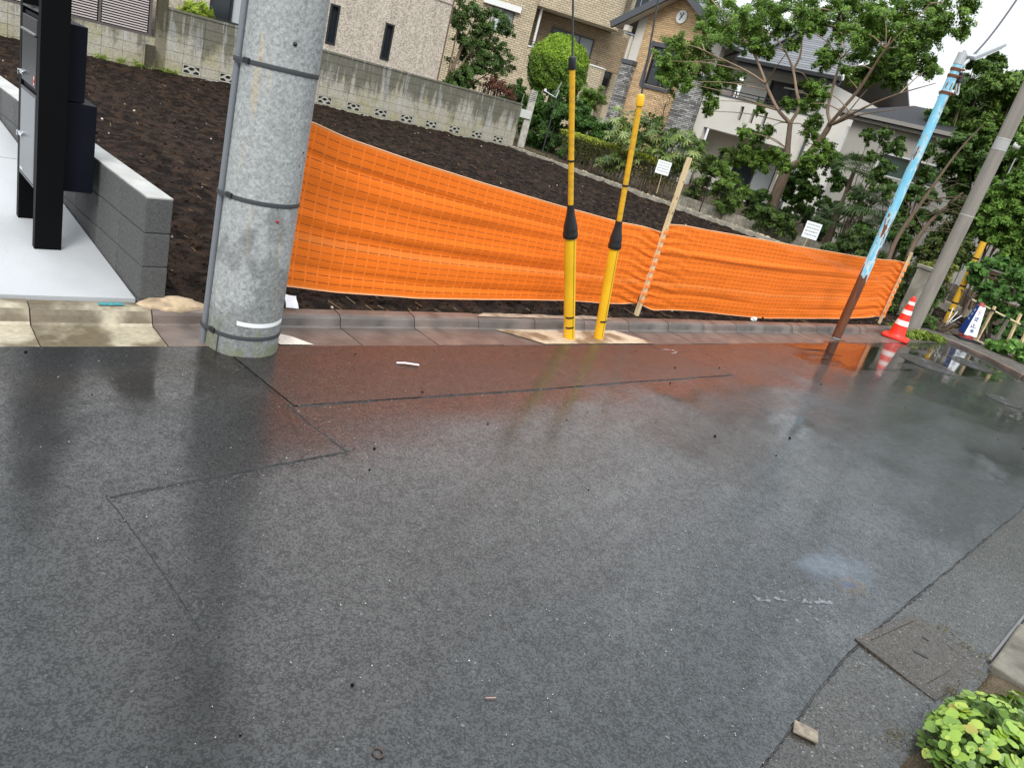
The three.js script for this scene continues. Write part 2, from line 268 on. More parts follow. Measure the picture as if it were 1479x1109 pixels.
// ---------- driveway slab, rising away from the street ----------
const SD = [-0.0995, -0.995];           // the lot's side lines run this way (x, z)
const wallX = (z) => 1.17 + (z + 4.43) * 0.1;
const slabY = (z) => 0.092 + (-4.45 - z) * 0.112;
M.slab = std(0xffffff, 0.62, { map: tinted([0.42, 0.425, 0.43], 0.16, 5, 6, 41, { size: [2.2, 2.2], dark: 0.0006 }), bumpMap: resized(grain, 0.3, 0.3), bumpScale: 0.0012 });
{
  const slab = (za, zb) => { const P = []; const top = grid(30, 30, (s, t) => { const z = mix(za, zb, t), x = mix(-3.2, wallX(z) - 0.008, s); return [x, slabY(z) + (wn(x * 2, z * 2, 15, 2) - 0.5) * 0.004, z]; }); top.index.array.reverse(); top.computeVertexNormals(); P.push(top);
    const f = grid(30, 1, (s, t) => { const x = mix(-3.2, wallX(za) - 0.008, s); return [x, t ? -0.05 : slabY(za) + (wn(x * 2, za * 2, 15, 2) - 0.5) * 0.004, za]; }, (s, t, p) => [p[0], p[1]]); P.push(f); return P; };
  struct('driveway_slab', slab(-4.452, -6.66), M.slab, 'pale smooth concrete driveway slab');
  struct('driveway_slab', slab(-6.672, -9.4), M.slab, 'pale smooth concrete driveway slab, upper bay');
}
// ---------- low block wall beside the driveway ----------
{
  const t = thing('block_wall', 'low dark grey split-faced block wall beside the pale driveway', 'wall', [1.17, 0, -4.43], Math.atan2(0.1, 1));
  const dk = tinted([0.15, 0.148, 0.146], 0.35, 64, 3, 43, { size: [0.4, 0.4], speck: 0.2, dark: 0.3 });
  const mats = [1, 0.88, 1.1].map((k) => std([k, k, k], 0.85, { map: dk, bumpMap: resized(grain, 0.09, 0.09), bumpScale: 0.006 }));
  const cap = std(0xffffff, 0.7, { map: tinted([0.4, 0.39, 0.37], 0.25, 6, 6, 44, { size: [0.6, 0.6] }), bumpMap: concBump, bumpScale: 0.001 });
  const bl = rbx(0.146, 0.192, 0.394, 0.006), cp = rbx(0.142, 0.012, 0.394, 0.003), core = std([0.1, 0.1, 0.1], 0.9);
  obj('mortar_core', bx(0.128, 0.78, 5.18, 0.075, 0.30, -2.6), core, t);
  for (let c = 0; c < 13; c++) for (let k = 0; k < 4; k++) {
    const m = obj('block', bl, mats[(c * 5 + k * 3) % 3], t); m.position.set(0.075 + ((c * 13 + k * 7) % 3 - 1) * 0.0012, 0.70 - 0.108 - 0.2 * k, -0.2 - 0.4 * c);
    if (!k) { const q = obj('coping', cp, cap, t); q.position.set(0.075, 0.695, -0.2 - 0.4 * c); }  // strips added for the pale block tops; light from above is painted in too
  }
}
// ---------- the cleared lot ----------
const lotL = (z) => wallX(z) + 0.15, lotR = (z) => 14.82 + (z + 18.58) * 0.0725;
const soilY = (x, z) => {
  const base = 0.035 + 0.105 * sm(-4.5, -8, z) + 0.03 * sm(-14, -18, z);
  const rough = sm(-4.44, -4.75, z);
  return base + ((wn(x * 1.1, z * 1.1, 90, 3) - 0.5) * 0.09 + (wn(x * 4, z * 4, 93, 3) - 0.5) * 0.1 + Math.abs(wn(x * 9, z * 9, 96, 3) - 0.5) * 0.03 + (wn(x * 22, z * 22, 99, 2) - 0.5) * 0.035) * rough;
};
const soilMap = tex(1024, 1024, (u, v) => { const n = fb(u, v, 12, 6, 61), c = sm(0.35, 0.7, n), t = tn(u, v, 200, 66); return [mix(0.009, 0.036, c) * (0.6 + 0.8 * t), mix(0.0058, 0.0215, c) * (0.6 + 0.8 * t), mix(0.0042, 0.0145, c) * (0.6 + 0.8 * t)]; }, { color: true, size: [1.3, 1.3] });
M.soil = std(0xffffff, 0.92, { map: soilMap, bumpMap: resized(tex(512, 512, (u, v) => fb(u, v, 16, 5, 63)), 0.35, 0.35), bumpScale: 0.03 });
struct('soil', grid(420, 320, (s, t) => { const q = Math.pow(t, 1.6), z = mix(-4.44, -18.5, q), x = mix(lotL(z), lotR(z), Math.pow(s, 1.15)); return [x, soilY(x, z), z]; }), M.soil, 'freshly turned dark brown soil of the cleared lot').geometry.index.array.reverse();
scene.children[scene.children.length - 1].geometry.computeVertexNormals();
function lump(seed, n = 1) { const g = new THREE.IcosahedronGeometry(1, n), p = g.attributes.position; for (let i = 0; i < p.count; i++) { const x = p.getX(i), y = p.getY(i), z = p.getZ(i), k = 0.6 + 0.75 * wn(x * 1.7 + seed * 5, y * 1.7 + z * 1.3 + seed, 7, 3); p.setXYZ(i, x * k, y * k * 0.8, z * k); } g.computeVertexNormals(); return muv(g); }
function scatter(name, g, mat, n, place, label, tint) {
  const m = new THREE.InstancedMesh(g, mat, n); m.name = numbered(name); m.castShadow = m.receiveShadow = true; const o = new THREE.Object3D(), c = new THREE.Color();
  for (let i = 0; i < n; i++) { place(o, i); o.updateMatrix(); m.setMatrixAt(i, o.matrix); if (tint) { tint(c, i); m.setColorAt(i, c); } }
  m.userData = { kind: 'stuff', label }; scene.add(m); return m;
}
{
  const r = rng(101), spot = () => { const t = r(), z = mix(-4.5, -18.2, t * t * 0.85 + t * 0.15), x = mix(lotL(z) + 0.03, lotR(z) - 0.05, r()); return [x, z]; };
  scatter('soil_clods', lump(1), std(0xffffff, 0.95), 14000, (o) => { const [x, z] = spot(), s = mix(0.006, 0.026, Math.pow(r(), 3.5)) * (1 + (-z - 4) * 0.02); o.position.set(x, soilY(x, z) + s * 0.15, z); o.rotation.set(r() * 6, r() * 6, r() * 6); o.scale.set(s, s * (0.6 + r() * 0.4), s * (0.7 + r() * 0.6)); }, 'dark clods lying on the turned soil', (c) => { const k = 0.6 + r() * 0.8; c.setRGB(0.023 * k, 0.0145 * k, 0.01 * k); });
  scatter('soil_stones', lump(3), std(0xffffff, 0.8), 420, (o) => { const [x, z] = spot(), s = mix(0.004, 0.015, Math.pow(r(), 3)) * (1 + (-z - 4) * 0.06); o.position.set(x, soilY(x, z) + s * 0.5, z); o.rotation.set(r() * 6, r() * 6, r() * 6); o.scale.set(s, s * 0.6, s * 0.8); }, 'pale stones and rubble bits in the soil', (c) => { const k = 0.15 + r() * 0.4; c.setRGB(k, k * (0.75 + r() * 0.18), k * (0.6 + r() * 0.25)); });
  scatter('roots', new THREE.CylinderGeometry(0.0025, 0.004, 1, 5), std([0.2, 0.14, 0.08], 0.9), 420, (o) => { const [x, z] = spot(); o.position.set(x, soilY(x, z) + 0.012, z); o.rotation.set(Math.PI / 2 + (r() - 0.5) * 0.4, 0, r() * 6.3, 'ZXY'); o.rotation.y = r() * 6.3; o.scale.set(1, 0.05 + r() * 0.16, 1); }, 'torn roots and straw lying on the soil');
}
// ---------- letter box and parcel box column on the driveway ----------
{
  const t = thing('mailbox_column', 'black mailbox column with grey letter and parcel box doors on the pale driveway', 'mailbox', [0.74, 0.155, -5.06], 0.05);
  const black = std([0.003, 0.003, 0.0033], 0.55, { specularIntensity: 0.18 }), navy = std([0.004, 0.0045, 0.009], 0.55, { specularIntensity: 0.25 }), grey = std([0.16, 0.165, 0.17], 0.32, { metalness: 0.25 }), dark = std([0.045, 0.045, 0.047], 0.38, { metalness: 0.2 }), chrome = std([0.75, 0.76, 0.78], 0.16, { metalness: 1 });
  obj('post', rbx(0.142, 2.0, 0.06, 0.003, 0.071, 0.98, -0.03), black, t);
  obj('post', rbx(0.142, 2.0, 0.06, 0.003, 0.071, 0.98 + 0.02, -0.50), black, t);
  obj('crossbar', rbx(0.05, 0.05, 0.40, 0.003, 0.03, 1.93, -0.265), black, t);
  // parcel box below, letter box above: bodies stick out behind the posts
  const pb = obj('parcel_box', rbx(0.30, 0.52, 0.395, 0.004, 0.162, 0.615, -0.265), navy, t), lb = obj('letter_box', rbx(0.232, 0.415, 0.395, 0.004, 0.128, 1.088, -0.265), navy, t);
  const door = (parent, y, h, mat) => { const d = obj('door', rbx(0.012, h, 0.37, 0.003, 0.004, y, -0.265), mat, parent); return d; };
  obj('door_frame', [bx(0.014, 0.52, 0.012, 0.006, 0.615, -0.073), bx(0.014, 0.52, 0.012, 0.006, 0.615, -0.457), bx(0.014, 0.012, 0.372, 0.006, 0.361, -0.265), bx(0.014, 0.012, 0.372, 0.006, 0.869, -0.265)], dark, pb);
  const d1 = door(pb, 0.615, 0.488, grey), d2 = door(lb, 1.045, 0.268, dark);
  obj('mail_flap', rbx(0.014, 0.082, 0.365, 0.003, 0.004, 1.232, -0.265), dark, lb);
  obj('flap_lip', rbx(0.02, 0.012, 0.35, 0.003, -0.004, 1.193, -0.265), std([0.3, 0.3, 0.3], 0.3, { metalness: 0.5 }), lb);
  for (const [p, y] of [[d1, 0.60], [d2, 0.955]]) obj('handle', [cyl(0.014, 0.014, 0.012, 0, 0, 0, 16).rotateZ(Math.PI / 2).translate(-0.002, y, -0.40), rbx(0.012, 0.018, 0.085, 0.004, -0.016, y, -0.375), rbx(0.03, 0.03, 0.012, 0.003, -0.012, y - 0.004, -0.425)], chrome, p);
  obj('sticker', bx(0.0015, 0.052, 0.022, -0.0035, 0.95, -0.115), std(0xffffff, 0.5, { map: canvasTex(64, 128, (c, w, h) => { c.fillStyle = '#c8372f'; c.fillRect(0, 0, w, h); c.fillStyle = '#f2e9e6'; c.fillRect(10, 12, 44, 34); c.fillRect(12, 96, 40, 22); c.fillStyle = '#c8372f'; c.fillRect(20, 20, 24, 6); c.fillRect(20, 32, 24, 6); }) }), d2).geometry.setAttribute('uv', new THREE.BoxGeometry(1, 1, 1).toNonIndexed().attributes.uv);
  obj('label_strip', bx(0.0015, 0.012, 0.07, -0.0035, 0.392, -0.395), std([0.6, 0.6, 0.58], 0.5), d1);
  const sh = obj('shelf', rbx(0.16, 0.012, 0.40, 0.003, 0.08, 1.318, -0.265), dark, t);
  obj('peg', bx(0.02, 0.008, 0.03, -0.002, 1.326, -0.2), chrome, sh);
}
// ---------- concrete utility pole ----------
const POLE = [1.63, 0, -3.985], poleR = (y) => 0.2 - 0.0058 * y;
M.pole = (() => {
  const map = tex(1024, 2048, (u, v) => { const y = v * 4, n = fb(u, v * 3.2, 96, 3, 71), big = fb(u, v, 5, 5, 72), str = fb(u, v * 0.06, 40, 3, 73); let k = 0.55 + 0.6 * n + 0.28 * (big - 0.5) + 0.16 * (str - 0.5) + 0.3 * (tn(u, v * 3, 300, 79) - 0.5);
    const damp = sm(0.46, 0.6, fb(u, v * 2.2, 9, 4, 74) + 0.26 - y * 0.5) , moss = sm(0.5, 0.7, fb(u, v, 16, 4, 75) + 0.2 - y * 1.5), rust = sm(0.7, 0.78, fb(u, v * 0.3, 18, 4, 77));
    const pit = tn(u, v * 2, 240, 76) > 0.965 ? 0.45 : 1; k *= pit;
    const c = [0.36 * k, 0.37 * k, 0.365 * k].map((x) => x * mix(1, 0.68, damp)); c[0] *= mix(1, 1.15, rust); c[2] *= mix(1, 0.78, rust); return c.map((x, i) => mix(x, [0.17, 0.18, 0.1][i], moss * 0.7)); }, { color: true });
  return std(0xffffff, 0.62, { map, bumpMap: tex(512, 1024, (u, v) => fb(u, v * 3.2, 64, 3, 78) - (tn(u, v * 2, 240, 76) > 0.955 ? 0.4 : 0)), bumpScale: 0.003 });
})();
{
  const t = thing('utility_pole', 'thick grey concrete utility pole with strapped conduit at the street edge', 'utility pole', POLE);
  const pts = []; for (let i = 0; i <= 60; i++) { const y = -0.15 + 16.2 * i / 60; pts.push(new THREE.Vector2(poleR(y), y)); }
  const g = new THREE.LatheGeometry([...pts, new THREE.Vector2(0.001, 16.06)], 64); const uv = g.attributes.uv, p = g.attributes.position;
  for (let i = 0; i < uv.count; i++) uv.setXY(i, uv.getX(i), p.getY(i) / 4);
  g.rotateY(2.2);
  obj('shaft', g, M.pole, t);
  const dirTo = (deg) => { const a = Math.atan2(3.985, -1.63) + deg * D2R; return [Math.cos(a), Math.sin(a)]; };   // 0 faces the camera, + turns to its left
  const galv = std([0.2, 0.215, 0.235], 0.45, { metalness: 0.3, bumpMap: grain, bumpScale: 0.0006 }), strapM = std([0.055, 0.058, 0.062], 0.55), blk = std([0.012, 0.012, 0.013], 0.5);
  { const [cx, cz] = dirTo(84); const c = obj('conduit', [0, 1, 2, 3].map((i) => { const a = i * 1.5 - 0.02, b = a + 1.5; return bar([cx * (poleR(a) + 0.014), a, cz * (poleR(a) + 0.014)], [cx * (poleR(b) + 0.014), b, cz * (poleR(b) + 0.014)], 0.017, 0.017, 14); }), galv, t); }
  const band = (y, tilt, w) => { const n = 64, P = [], I = [], U = []; for (let i = 0; i <= n; i++) { const a = i / n * Math.PI * 2, ca = Math.cos(a), sa = Math.sin(a), yy = y + tilt * Math.cos(a - 1.2); const near = Math.max(0, ca * dirTo(84)[0] + sa * dirTo(84)[1] - 0.93) / 0.07 * 0.033; for (const [rr, dy] of [[0.0005, -w / 2], [0.004, -w / 2], [0.004, w / 2], [0.0005, w / 2]]) { const R = poleR(yy) + rr + near; P.push(ca * R, yy + dy, sa * R); U.push(i / n, dy); } }
    for (let i = 0; i < n; i++) for (let k = 0; k < 3; k++) { const q = i * 4 + k; I.push(q, q + 1, q + 4, q + 4, q + 1, q + 5); } const b = new THREE.BufferGeometry(); b.setAttribute('position', new THREE.Float32BufferAttribute(P, 3)); b.setAttribute('uv', new THREE.Float32BufferAttribute(U, 2)); b.setIndex(I); b.computeVertexNormals(); return b; };
  for (const [y, tl] of [[0.115, 0.006], [0.875, 0.008], [1.545, 0.008], [2.4, 0]]) { const s = obj('strap', band(y, tl, 0.022), strapM.clone(), t); s.material.side = THREE.DoubleSide; const [cx, cz] = dirTo(54), R = poleR(y) + 0.006; obj('buckle', rbx(0.045, 0.028, 0.016, 0.004).rotateY(Math.atan2(cx, cz)).translate(cx * R, y + tl * 0.2, cz * R), blk, s); }
  const arcBand = (a0, a1, y0, y1, dr) => grid(24, 1, (s, q) => { const [cx, cz] = dirTo(mix(a0, a1, s)), y = mix(y0, y1, q) - 0.012 * Math.cos((s - 0.4) * 2), R = poleR(y) + dr; return [cx * R, y, cz * R]; }, (s, q) => [s, q]);
  const tape = obj('white_mark', arcBand(12, -78, 0.2, 0.225, 0.0015), std([0.75, 0.76, 0.76], 0.6, { side: THREE.DoubleSide }), t);
  const pin = (deg, y, r, c) => { const [cx, cz] = dirTo(deg), R = poleR(y); return new THREE.SphereGeometry(r, 12, 8).translate(cx * R, y, cz * R); };
  obj('red_tack', pin(-28, 0.80, 0.009), std([0.35, 0.012, 0.02], 0.35), t);
  obj('dark_plug', pin(-16, 1.68, 0.011), blk, t);
  obj('nail', pin(-62, 1.17, 0.005), blk, t); obj('nail', pin(-56, 1.10, 0.004), blk, t); obj('nail', pin(-64, 1.05, 0.004), blk, t); obj('nail', pin(-70, 1.14, 0.003), blk, t);
  const [ex, ez] = dirTo(40); obj('earth_wire', [bar([ex * 0.202, -0.02, ez * 0.202], [ex * 0.202, 0.11, ez * 0.202], 0.004)], strapM, t);
}
// ---------- stay wires with yellow guards ----------
M.yellow = std(0xffffff, 0.42, { map: tinted([0.8, 0.45, 0.012], 0.12, 5, 5, 81, { size: [0.4, 0.4] }) });
M.yellowWorn = std(0xffffff, 0.5, { map: tex(512, 512, (u, v) => { const s = sm(0.54, 0.64, fb(u * 1, v, 10, 5, 83)), d = sm(0.62, 0.7, fb(u, v, 40, 3, 84)); return [0.7, 0.38, 0.015].map((x, i) => mix(x, [0.2, 0.13, 0.04][i], s * 0.3 + d * 0.3)); }, { color: true, size: [0.3, 0.3] }) });
M.rubber = std([0.012, 0.012, 0.013], 0.42);
M.steel = std([0.09, 0.09, 0.095], 0.5, { metalness: 0.6 });
function stay(label, base, dir, wireTo, rLow, r2, hLow, lipY, hTop, ticks, turn) {
  const d = V(dir).normalize(), t = thing('stay_guard', label, 'stay guard', base, 0, 'stay wire guards');
  const q = new THREE.Quaternion().setFromUnitVectors(new THREE.Vector3(0, 1, 0), d), put = (g) => { g.applyQuaternion(q); return g; };
  // split lower sleeve, cut square at the ground
  obj('lower_sleeve', put(muv(new THREE.LatheGeometry([[rLow - 0.004, -0.03], [rLow, -0.03], [rLow, hLow], [rLow - 0.004, hLow]].map((a) => new THREE.Vector2(...a)), 28))), M.yellow, t);
  obj('sleeve_slit', put(bx(0.006, hLow - 0.02, 0.003, 0, hLow / 2, rLow - 0.0008, turn)), std([0.16, 0.12, 0.02], 0.6), t);
  obj('boot', put(new THREE.LatheGeometry([[rLow + 0.001, hLow - 0.03], [rLow + 0.012, hLow - 0.028], [rLow + 0.013, hLow + 0.005], [rLow + 0.006, hLow + 0.015], [rLow + 0.009, hLow + 0.03], [rLow + 0.006, hLow + 0.06], [r2 + 0.014, hLow + lipY * 0.62], [r2 + 0.007, hLow + lipY * 0.85], [r2 + 0.006, hLow + lipY]].map((a) => new THREE.Vector2(...a)), 26)), M.rubber, t);
  obj('upper_sleeve', put(muv(new THREE.LatheGeometry([[r2, hLow + 0.02], [r2, hTop]].map((a) => new THREE.Vector2(...a)), 18))), M.yellowWorn, t);
  obj('end_cap', put(new THREE.LatheGeometry([[r2 + 0.004, hTop - 0.075], [r2 + 0.007, hTop - 0.07], [r2 + 0.007, hTop], [0.008, hTop + 0.012]].map((a) => new THREE.Vector2(...a)), 18)), turn ? M.yellow : M.rubber, t);
  for (const y of ticks) obj('tie', put(new THREE.CylinderGeometry((y < hLow ? rLow : r2) + 0.0035, (y < hLow ? rLow : r2) + 0.0035, 0.014, 24, 1, false, turn + (y < hLow ? 4.9 : 0), y < hLow ? 1.5 : 6.28).translate(0, y, 0)), M.rubber, t);
  const L = V(wireTo).sub(V(base)).length();
  obj('wire', put(cyl(0.007, 0.007, L - hTop - 0.0, 0, hTop, 0, 8)), M.steel, t);
  return t;
}
stay('yellow stay guard with black cap at its top, nearer the concrete pole', [4.44, 0.0, -4.1], [-0.80, 2.08, 0], [1.63, 7.3, -4.1], 0.047, 0.021, 0.935, 0.235, 2.2, [0.12, 0.215, 1.5], 0);
stay('slimmer yellow stay guard with yellow tip, second from the concrete pole', [4.80, 0.0, -4.1], [-0.39, 1.98, 0], [1.76, 15.4, -4.1], 0.043, 0.022, 0.845, 0.2, 2.0, [0.17, 1.33, 1.93], 0.4);

// ---------- orange safety net on wooden stakes ----------
const netMaps = (() => {
  const W = 1024, H = 1024, tw = 0.36, th = 1.04;
  const holes = tex(W, H, (u, v) => { const x = u * tw * 1000, y = v * th * 1000, xo = x % 90, ro = y % 52;
    const dash = ro < 4.5 && xo > 13 ? 1 : 0, rib = xo < 11;
    const slant = ((x + y * 0.8) % 15 + 15) % 15 < 4.5 && !rib && (y % 26) > 3 ? 1 : 0;
    return y < 14 || y > 1026 ? 1 : dash ? 0.22 : slant ? 0.74 : 1; });
  const col = tex(512, H, (u, v) => { const x = u * tw * 1000, y = v * th * 1000, xo = x % 90, rib = xo < 11 ? 1 : 0, edge = y < 16 || y > 1022 ? 1 : 0, bandL = Math.abs(y - 330) < 24 ? 0.8 : 0, w = 0.93 + 0.14 * tn(u, v, 128, 90);
    const t = clamp(rib * 0.14 + bandL * 0.35 + edge * 0.6); return [mix(0.97, 0.97, t) * w, mix(0.2, 0.33, t) * w, mix(0.012, 0.085, t) * w]; }, { color: true });
  for (const t of [holes, col]) { t.repeat.set(1 / tw, 1); }
  return { holes, col };
})();
M.net = new THREE.MeshPhysicalMaterial({ color: 0xffffff, map: netMaps.col, alphaMap: netMaps.holes, transparent: true, roughness: 0.75, specularIntensity: 0.4, transmission: 0.2, thickness: 0, side: THREE.DoubleSide });
const piece = (k) => (x) => { for (let i = 1; i < k.length; i++) if (x <= k[i][0]) return mix(k[i - 1][1], k[i][1], (x - k[i - 1][0]) / (k[i][0] - k[i - 1][0])); return k[k.length - 1][1]; };
{
  const t = thing('safety_net', 'long orange plastic safety net strung along the cleared lot', 'safety net', [0, 0, 0]);
  const cord = std([0.85, 0.5, 0.3], 0.6);
  const span = (x0, x1, top, bot, seed, nx, pins) => {
    const r = rng(seed), folds = Array.from({ length: 7 }, (_, i) => ({ c: 0.1 + 0.8 * (i + 0.3 + r() * 0.4) / 7, w: 0.022 + r() * 0.035, a: (0.014 + r() * 0.02) * (i % 2 ? 1 : -0.7), p: r() * 6, f: 0.35 + r() * 0.5, d: (r() - 0.5) * 0.12 }));
    const at = (s, v) => {
      const x = mix(x0, x1, s), yt = top(x), yb = bot(x); let z = -4.6, gather = 0;
      for (const px of pins) gather = Math.max(gather, Math.exp(-Math.abs(x - px) / 0.35));
      for (const k of folds) { const c = k.c + k.d * (s - 0.5) + 0.05 * Math.sin(x * k.f + k.p), q = (v - c) / k.w; z += k.a * (0.55 + 0.45 * Math.sin(x * k.f * 1.7 + k.p * 2)) * Math.exp(-q * q) * (0.45 + 0.55 * Math.sin(Math.PI * clamp(s, 0.03, 0.97))); }
      z += gather * 0.009 * Math.sin(v * 60 + Math.sin(x * 9) * 2 + x * 6) + 0.012 * (wn(x * 2.2, v * 3.2, 120 + seed, 3) - 0.5) * 2 + 0.03 * Math.sin(v * Math.PI) * Math.sin(x * 0.9 + seed);
      const y = mix(yb, yt, v) + gather * 0.012 * Math.sin(v * 40 + x * 8);
      return [x, y, z];
    };
    const g = grid(nx, 110, at, (s, v) => [mix(x0, x1, s), v]);
    obj('net_panel', g, M.net, t);
    for (const v of [0, 1]) { const pts = []; for (let i = 0; i <= 40; i++) pts.push(at(i / 40, v)); obj('edge_cord', limb(pts, 0.0035, 0.0035, 5), cord, t); }
    return at;
  };
  const topA = piece([[1.95, 1.27], [2.15, 1.245], [2.38, 1.195], [2.93, 1.125], [3.56, 1.06], [4.51, 0.975], [5.22, 0.925], [5.75, 0.905]]), botA = piece([[1.95, 0.17], [2.17, 0.16], [2.48, 0.135], [3.18, 0.115], [3.86, 0.13], [4.8, 0.155], [5.75, 0.145]]);
  const topB = piece([[5.83, 0.985], [6.1, 0.985], [7.5, 0.975], [8.26, 0.965], [10.07, 0.955], [11.3, 0.985]]), botB = piece([[5.83, 0.15], [6.08, 0.1], [6.72, 0.105], [8.15, 0.05], [9.0, 0.06], [10.25, 0.085], [11.2, 0.13], [11.3, 0.13]]);
  span(1.95, 5.775, topA, botA, 3, 330, [5.78]);
  span(5.79, 11.5, (x) => topB(Math.min(x, 11.3)), (x) => botB(Math.min(x, 11.3)), 8, 420, [5.78, 11.33]);
  const strap = (x, y) => { const m = obj('strap', rbx(0.062, 0.03, 0.006, 0.002), M.net, t); m.position.set(x, y, -4.551); };
  for (let i = 0; i < 10; i++) strap(5.80, 0.2 + i * 0.078);
  for (let i = 0; i < 9; i++) strap(11.33, 0.22 + i * 0.08);
}
M.wood = std(0xffffff, 0.75, { map: tex(256, 1024, (u, v) => { const g = fb(u * 1, v * 0.12, 22, 4, 95), k = 0.8 + 0.4 * g, knot = sm(0.7, 0.76, fb(u, v, 12, 2, 96)); return [0.62 * k, 0.47 * k, 0.27 * k].map((x) => x * mix(1, 0.6, knot)); }, { color: true, size: [0.12, 0.9] }), bumpMap: resized(grain, 0.05, 0.6), bumpScale: 0.0008 });
function stake(label, x, y0, y1, z, lean, w) {
  const t = thing('wooden_stake', label, 'stake', [x, y0, z], 0, 'stakes of the safety net'); t.rotation.z = lean; const h = y1 - y0;
  obj('shaft', rbx(w, h + 0.25, w * 0.9, 0.002, 0, h / 2 - 0.125, 0), M.wood, t);
  const n = std([0.04, 0.03, 0.02], 0.7); for (const k of [0.57, 0.67, 0.76, 0.86]) obj('nail', cyl(0.005, 0.005, 0.005, 0, 0, 0, 8).rotateX(Math.PI / 2).translate((k * 37 % 1 - 0.5) * 0.014, k * h, w * 0.45 + 0.001), n, t);
}
stake('tall pale wooden stake standing above the orange net, midway along it', 5.80, 0.04, 1.61, -4.573, 0.0, 0.041);
stake('short pale wooden stake at the far end of the orange net by the cone', 11.33, 0.04, 1.13, -4.573, 0.0, 0.036);

// ---------- peeling blue lamp pole ----------
M.blue = (() => {
  const f = (u, v) => { const y = v * 3.4, n = fb(u, v * 3, 12, 5, 131), big = fb(u * 1, v * 2, 6, 4, 132); const rust = sm(0.45, 0.55, n * 0.5 + big * 0.5 + sm(1.05, 0.6, y) * 0.42 - 0.19 + (sm(0.0, 0.5, u) * sm(1, 0.6, u) - 0.5) * 0.1), white = sm(0.47, 0.52, n * 0.5 + big * 0.5 + sm(1.3, 0.6, y) * 0.3 - 0.1); return { rust, white, n }; };
  const map = tex(512, 1024, (u, v) => { const { rust, white, n } = f(u, v), b = [0.14 + 0.12 * n, 0.46 + 0.12 * n, 0.64 + 0.1 * n], w = [0.6, 0.66, 0.66], r = [0.13 * (0.4 + n), 0.05 * (0.4 + n), 0.025]; return b.map((x, i) => mix(mix(x, w[i], white * 0.75), r[i], rust)); }, { color: true });
  return std(0xffffff, 0.55, { map, bumpMap: tex(256, 512, (u, v) => { const { rust, white } = f(u, v); return 0.6 - rust * 0.35 - white * 0.15; }), bumpScale: 0.004 });
})();
{
  const t = thing('lamp_pole', 'peeling light blue steel lamp pole with rusty foot beyond the net', 'lamp pole', [9.21, 0, -4.13]);
  const g = new THREE.LatheGeometry([[0.056, -0.1], [0.055, 0.9], [0.05, 3.28], [0.001, 3.3]].map((a) => new THREE.Vector2(...a)), 24), uv = g.attributes.uv, p = g.attributes.position; for (let i = 0; i < uv.count; i++) uv.setXY(i, uv.getX(i), p.getY(i) / 3.4);
  obj('shaft', g.rotateY(1), M.blue, t);
  const rust = std([0.16, 0.06, 0.03], 0.8), gal = std([0.42, 0.44, 0.45], 0.45, { metalness: 0.3 });
  for (const y of [2.97, 3.15, 3.22]) { const b = obj('band', cyl(0.058, 0.058, 0.03, 0, y - 0.017, 0, 24), rust, t); obj('bolt', cyl(0.01, 0.01, 0.04, 0, 0, 0, 8).rotateX(Math.PI / 2).translate(-0.02, y, 0.068), rust, b); }
  obj('cap', [cyl(0.053, 0.048, 0.12, 0, 3.27, 0), cyl(0.02, 0.02, 0.03, 0.02, 3.39, 0, 10)], gal, t);
  const arm = obj('lamp_arm', [bar([0.02, 3.2, 0], [0.2, 3.36, 0], 0.018)], gal, t);
  const lamp = obj('lamp_head', rbx(0.72, 0.045, 0.1, 0.012).rotateZ(0.43).translate(0.53, 3.54, 0), gal, t);
  obj('diffuser', rbx(0.6, 0.02, 0.08, 0.006).rotateZ(0.43).translate(0.545, 3.512, 0), std([0.75, 0.76, 0.75], 0.3), lamp);
  obj('junction_box', rbx(0.09, 0.1, 0.08, 0.01, 0.11, 3.16, 0.02), std([0.02, 0.02, 0.022], 0.5), t);
  obj('cable', limb([[0.1, 3.1, 0.03], [0.13, 3.0, 0.05], [0.2, 3.0, 0.05], [0.2, 3.1, 0.02], [0.15, 3.3, 0]], 0.01, 0.01, 6), std([0.45, 0.46, 0.46], 0.5), t);
  obj('overhead_wire', limb([[0.12, 3.28, 0], [0.25, 3.42, 0], [0.42, 3.62, 0.0], [0.6, 3.92, 0], [0.86, 4.5, 0], [1.2, 5.4, 0.0]], 0.012, 0.012, 6), std([0.1, 0.1, 0.11], 0.6), t);
}
// ---------- grey round pole and cones ----------
{
  const t = thing('grey_pole', 'plain brownish grey round pole behind the red cone', 'pole', [12.35, 0, -4.48]);
  obj('shaft', new THREE.LatheGeometry([[0.104, -0.1], [0.1, 2], [0.088, 8], [0.001, 8.01]].map((a) => new THREE.Vector2(...a)), 32), std(0xffffff, 0.65, { map: tinted([0.25, 0.225, 0.195], 0.3, 5, 6, 141, { size: [0.5, 0.25], dark: 0.02 }), bumpMap: grain, bumpScale: 0.001 }), t);
  const gal = std([0.6, 0.6, 0.6], 0.4, { metalness: 0.4 });
  for (const y of [2.77, 2.92]) obj('band', cyl(0.102, 0.102, 0.012, 0, y, 0, 28), gal, t);
  obj('worn_label', cyl(0.1, 0.0995, 0.13, 0, 2.785, 0, 28, true), std([0.38, 0.37, 0.36], 0.7), t);
  obj('paint_ring', cyl(0.1015, 0.1012, 0.01, 0, 1.81, 0, 28, true), std([0.5, 0.49, 0.46], 0.7), t);
}
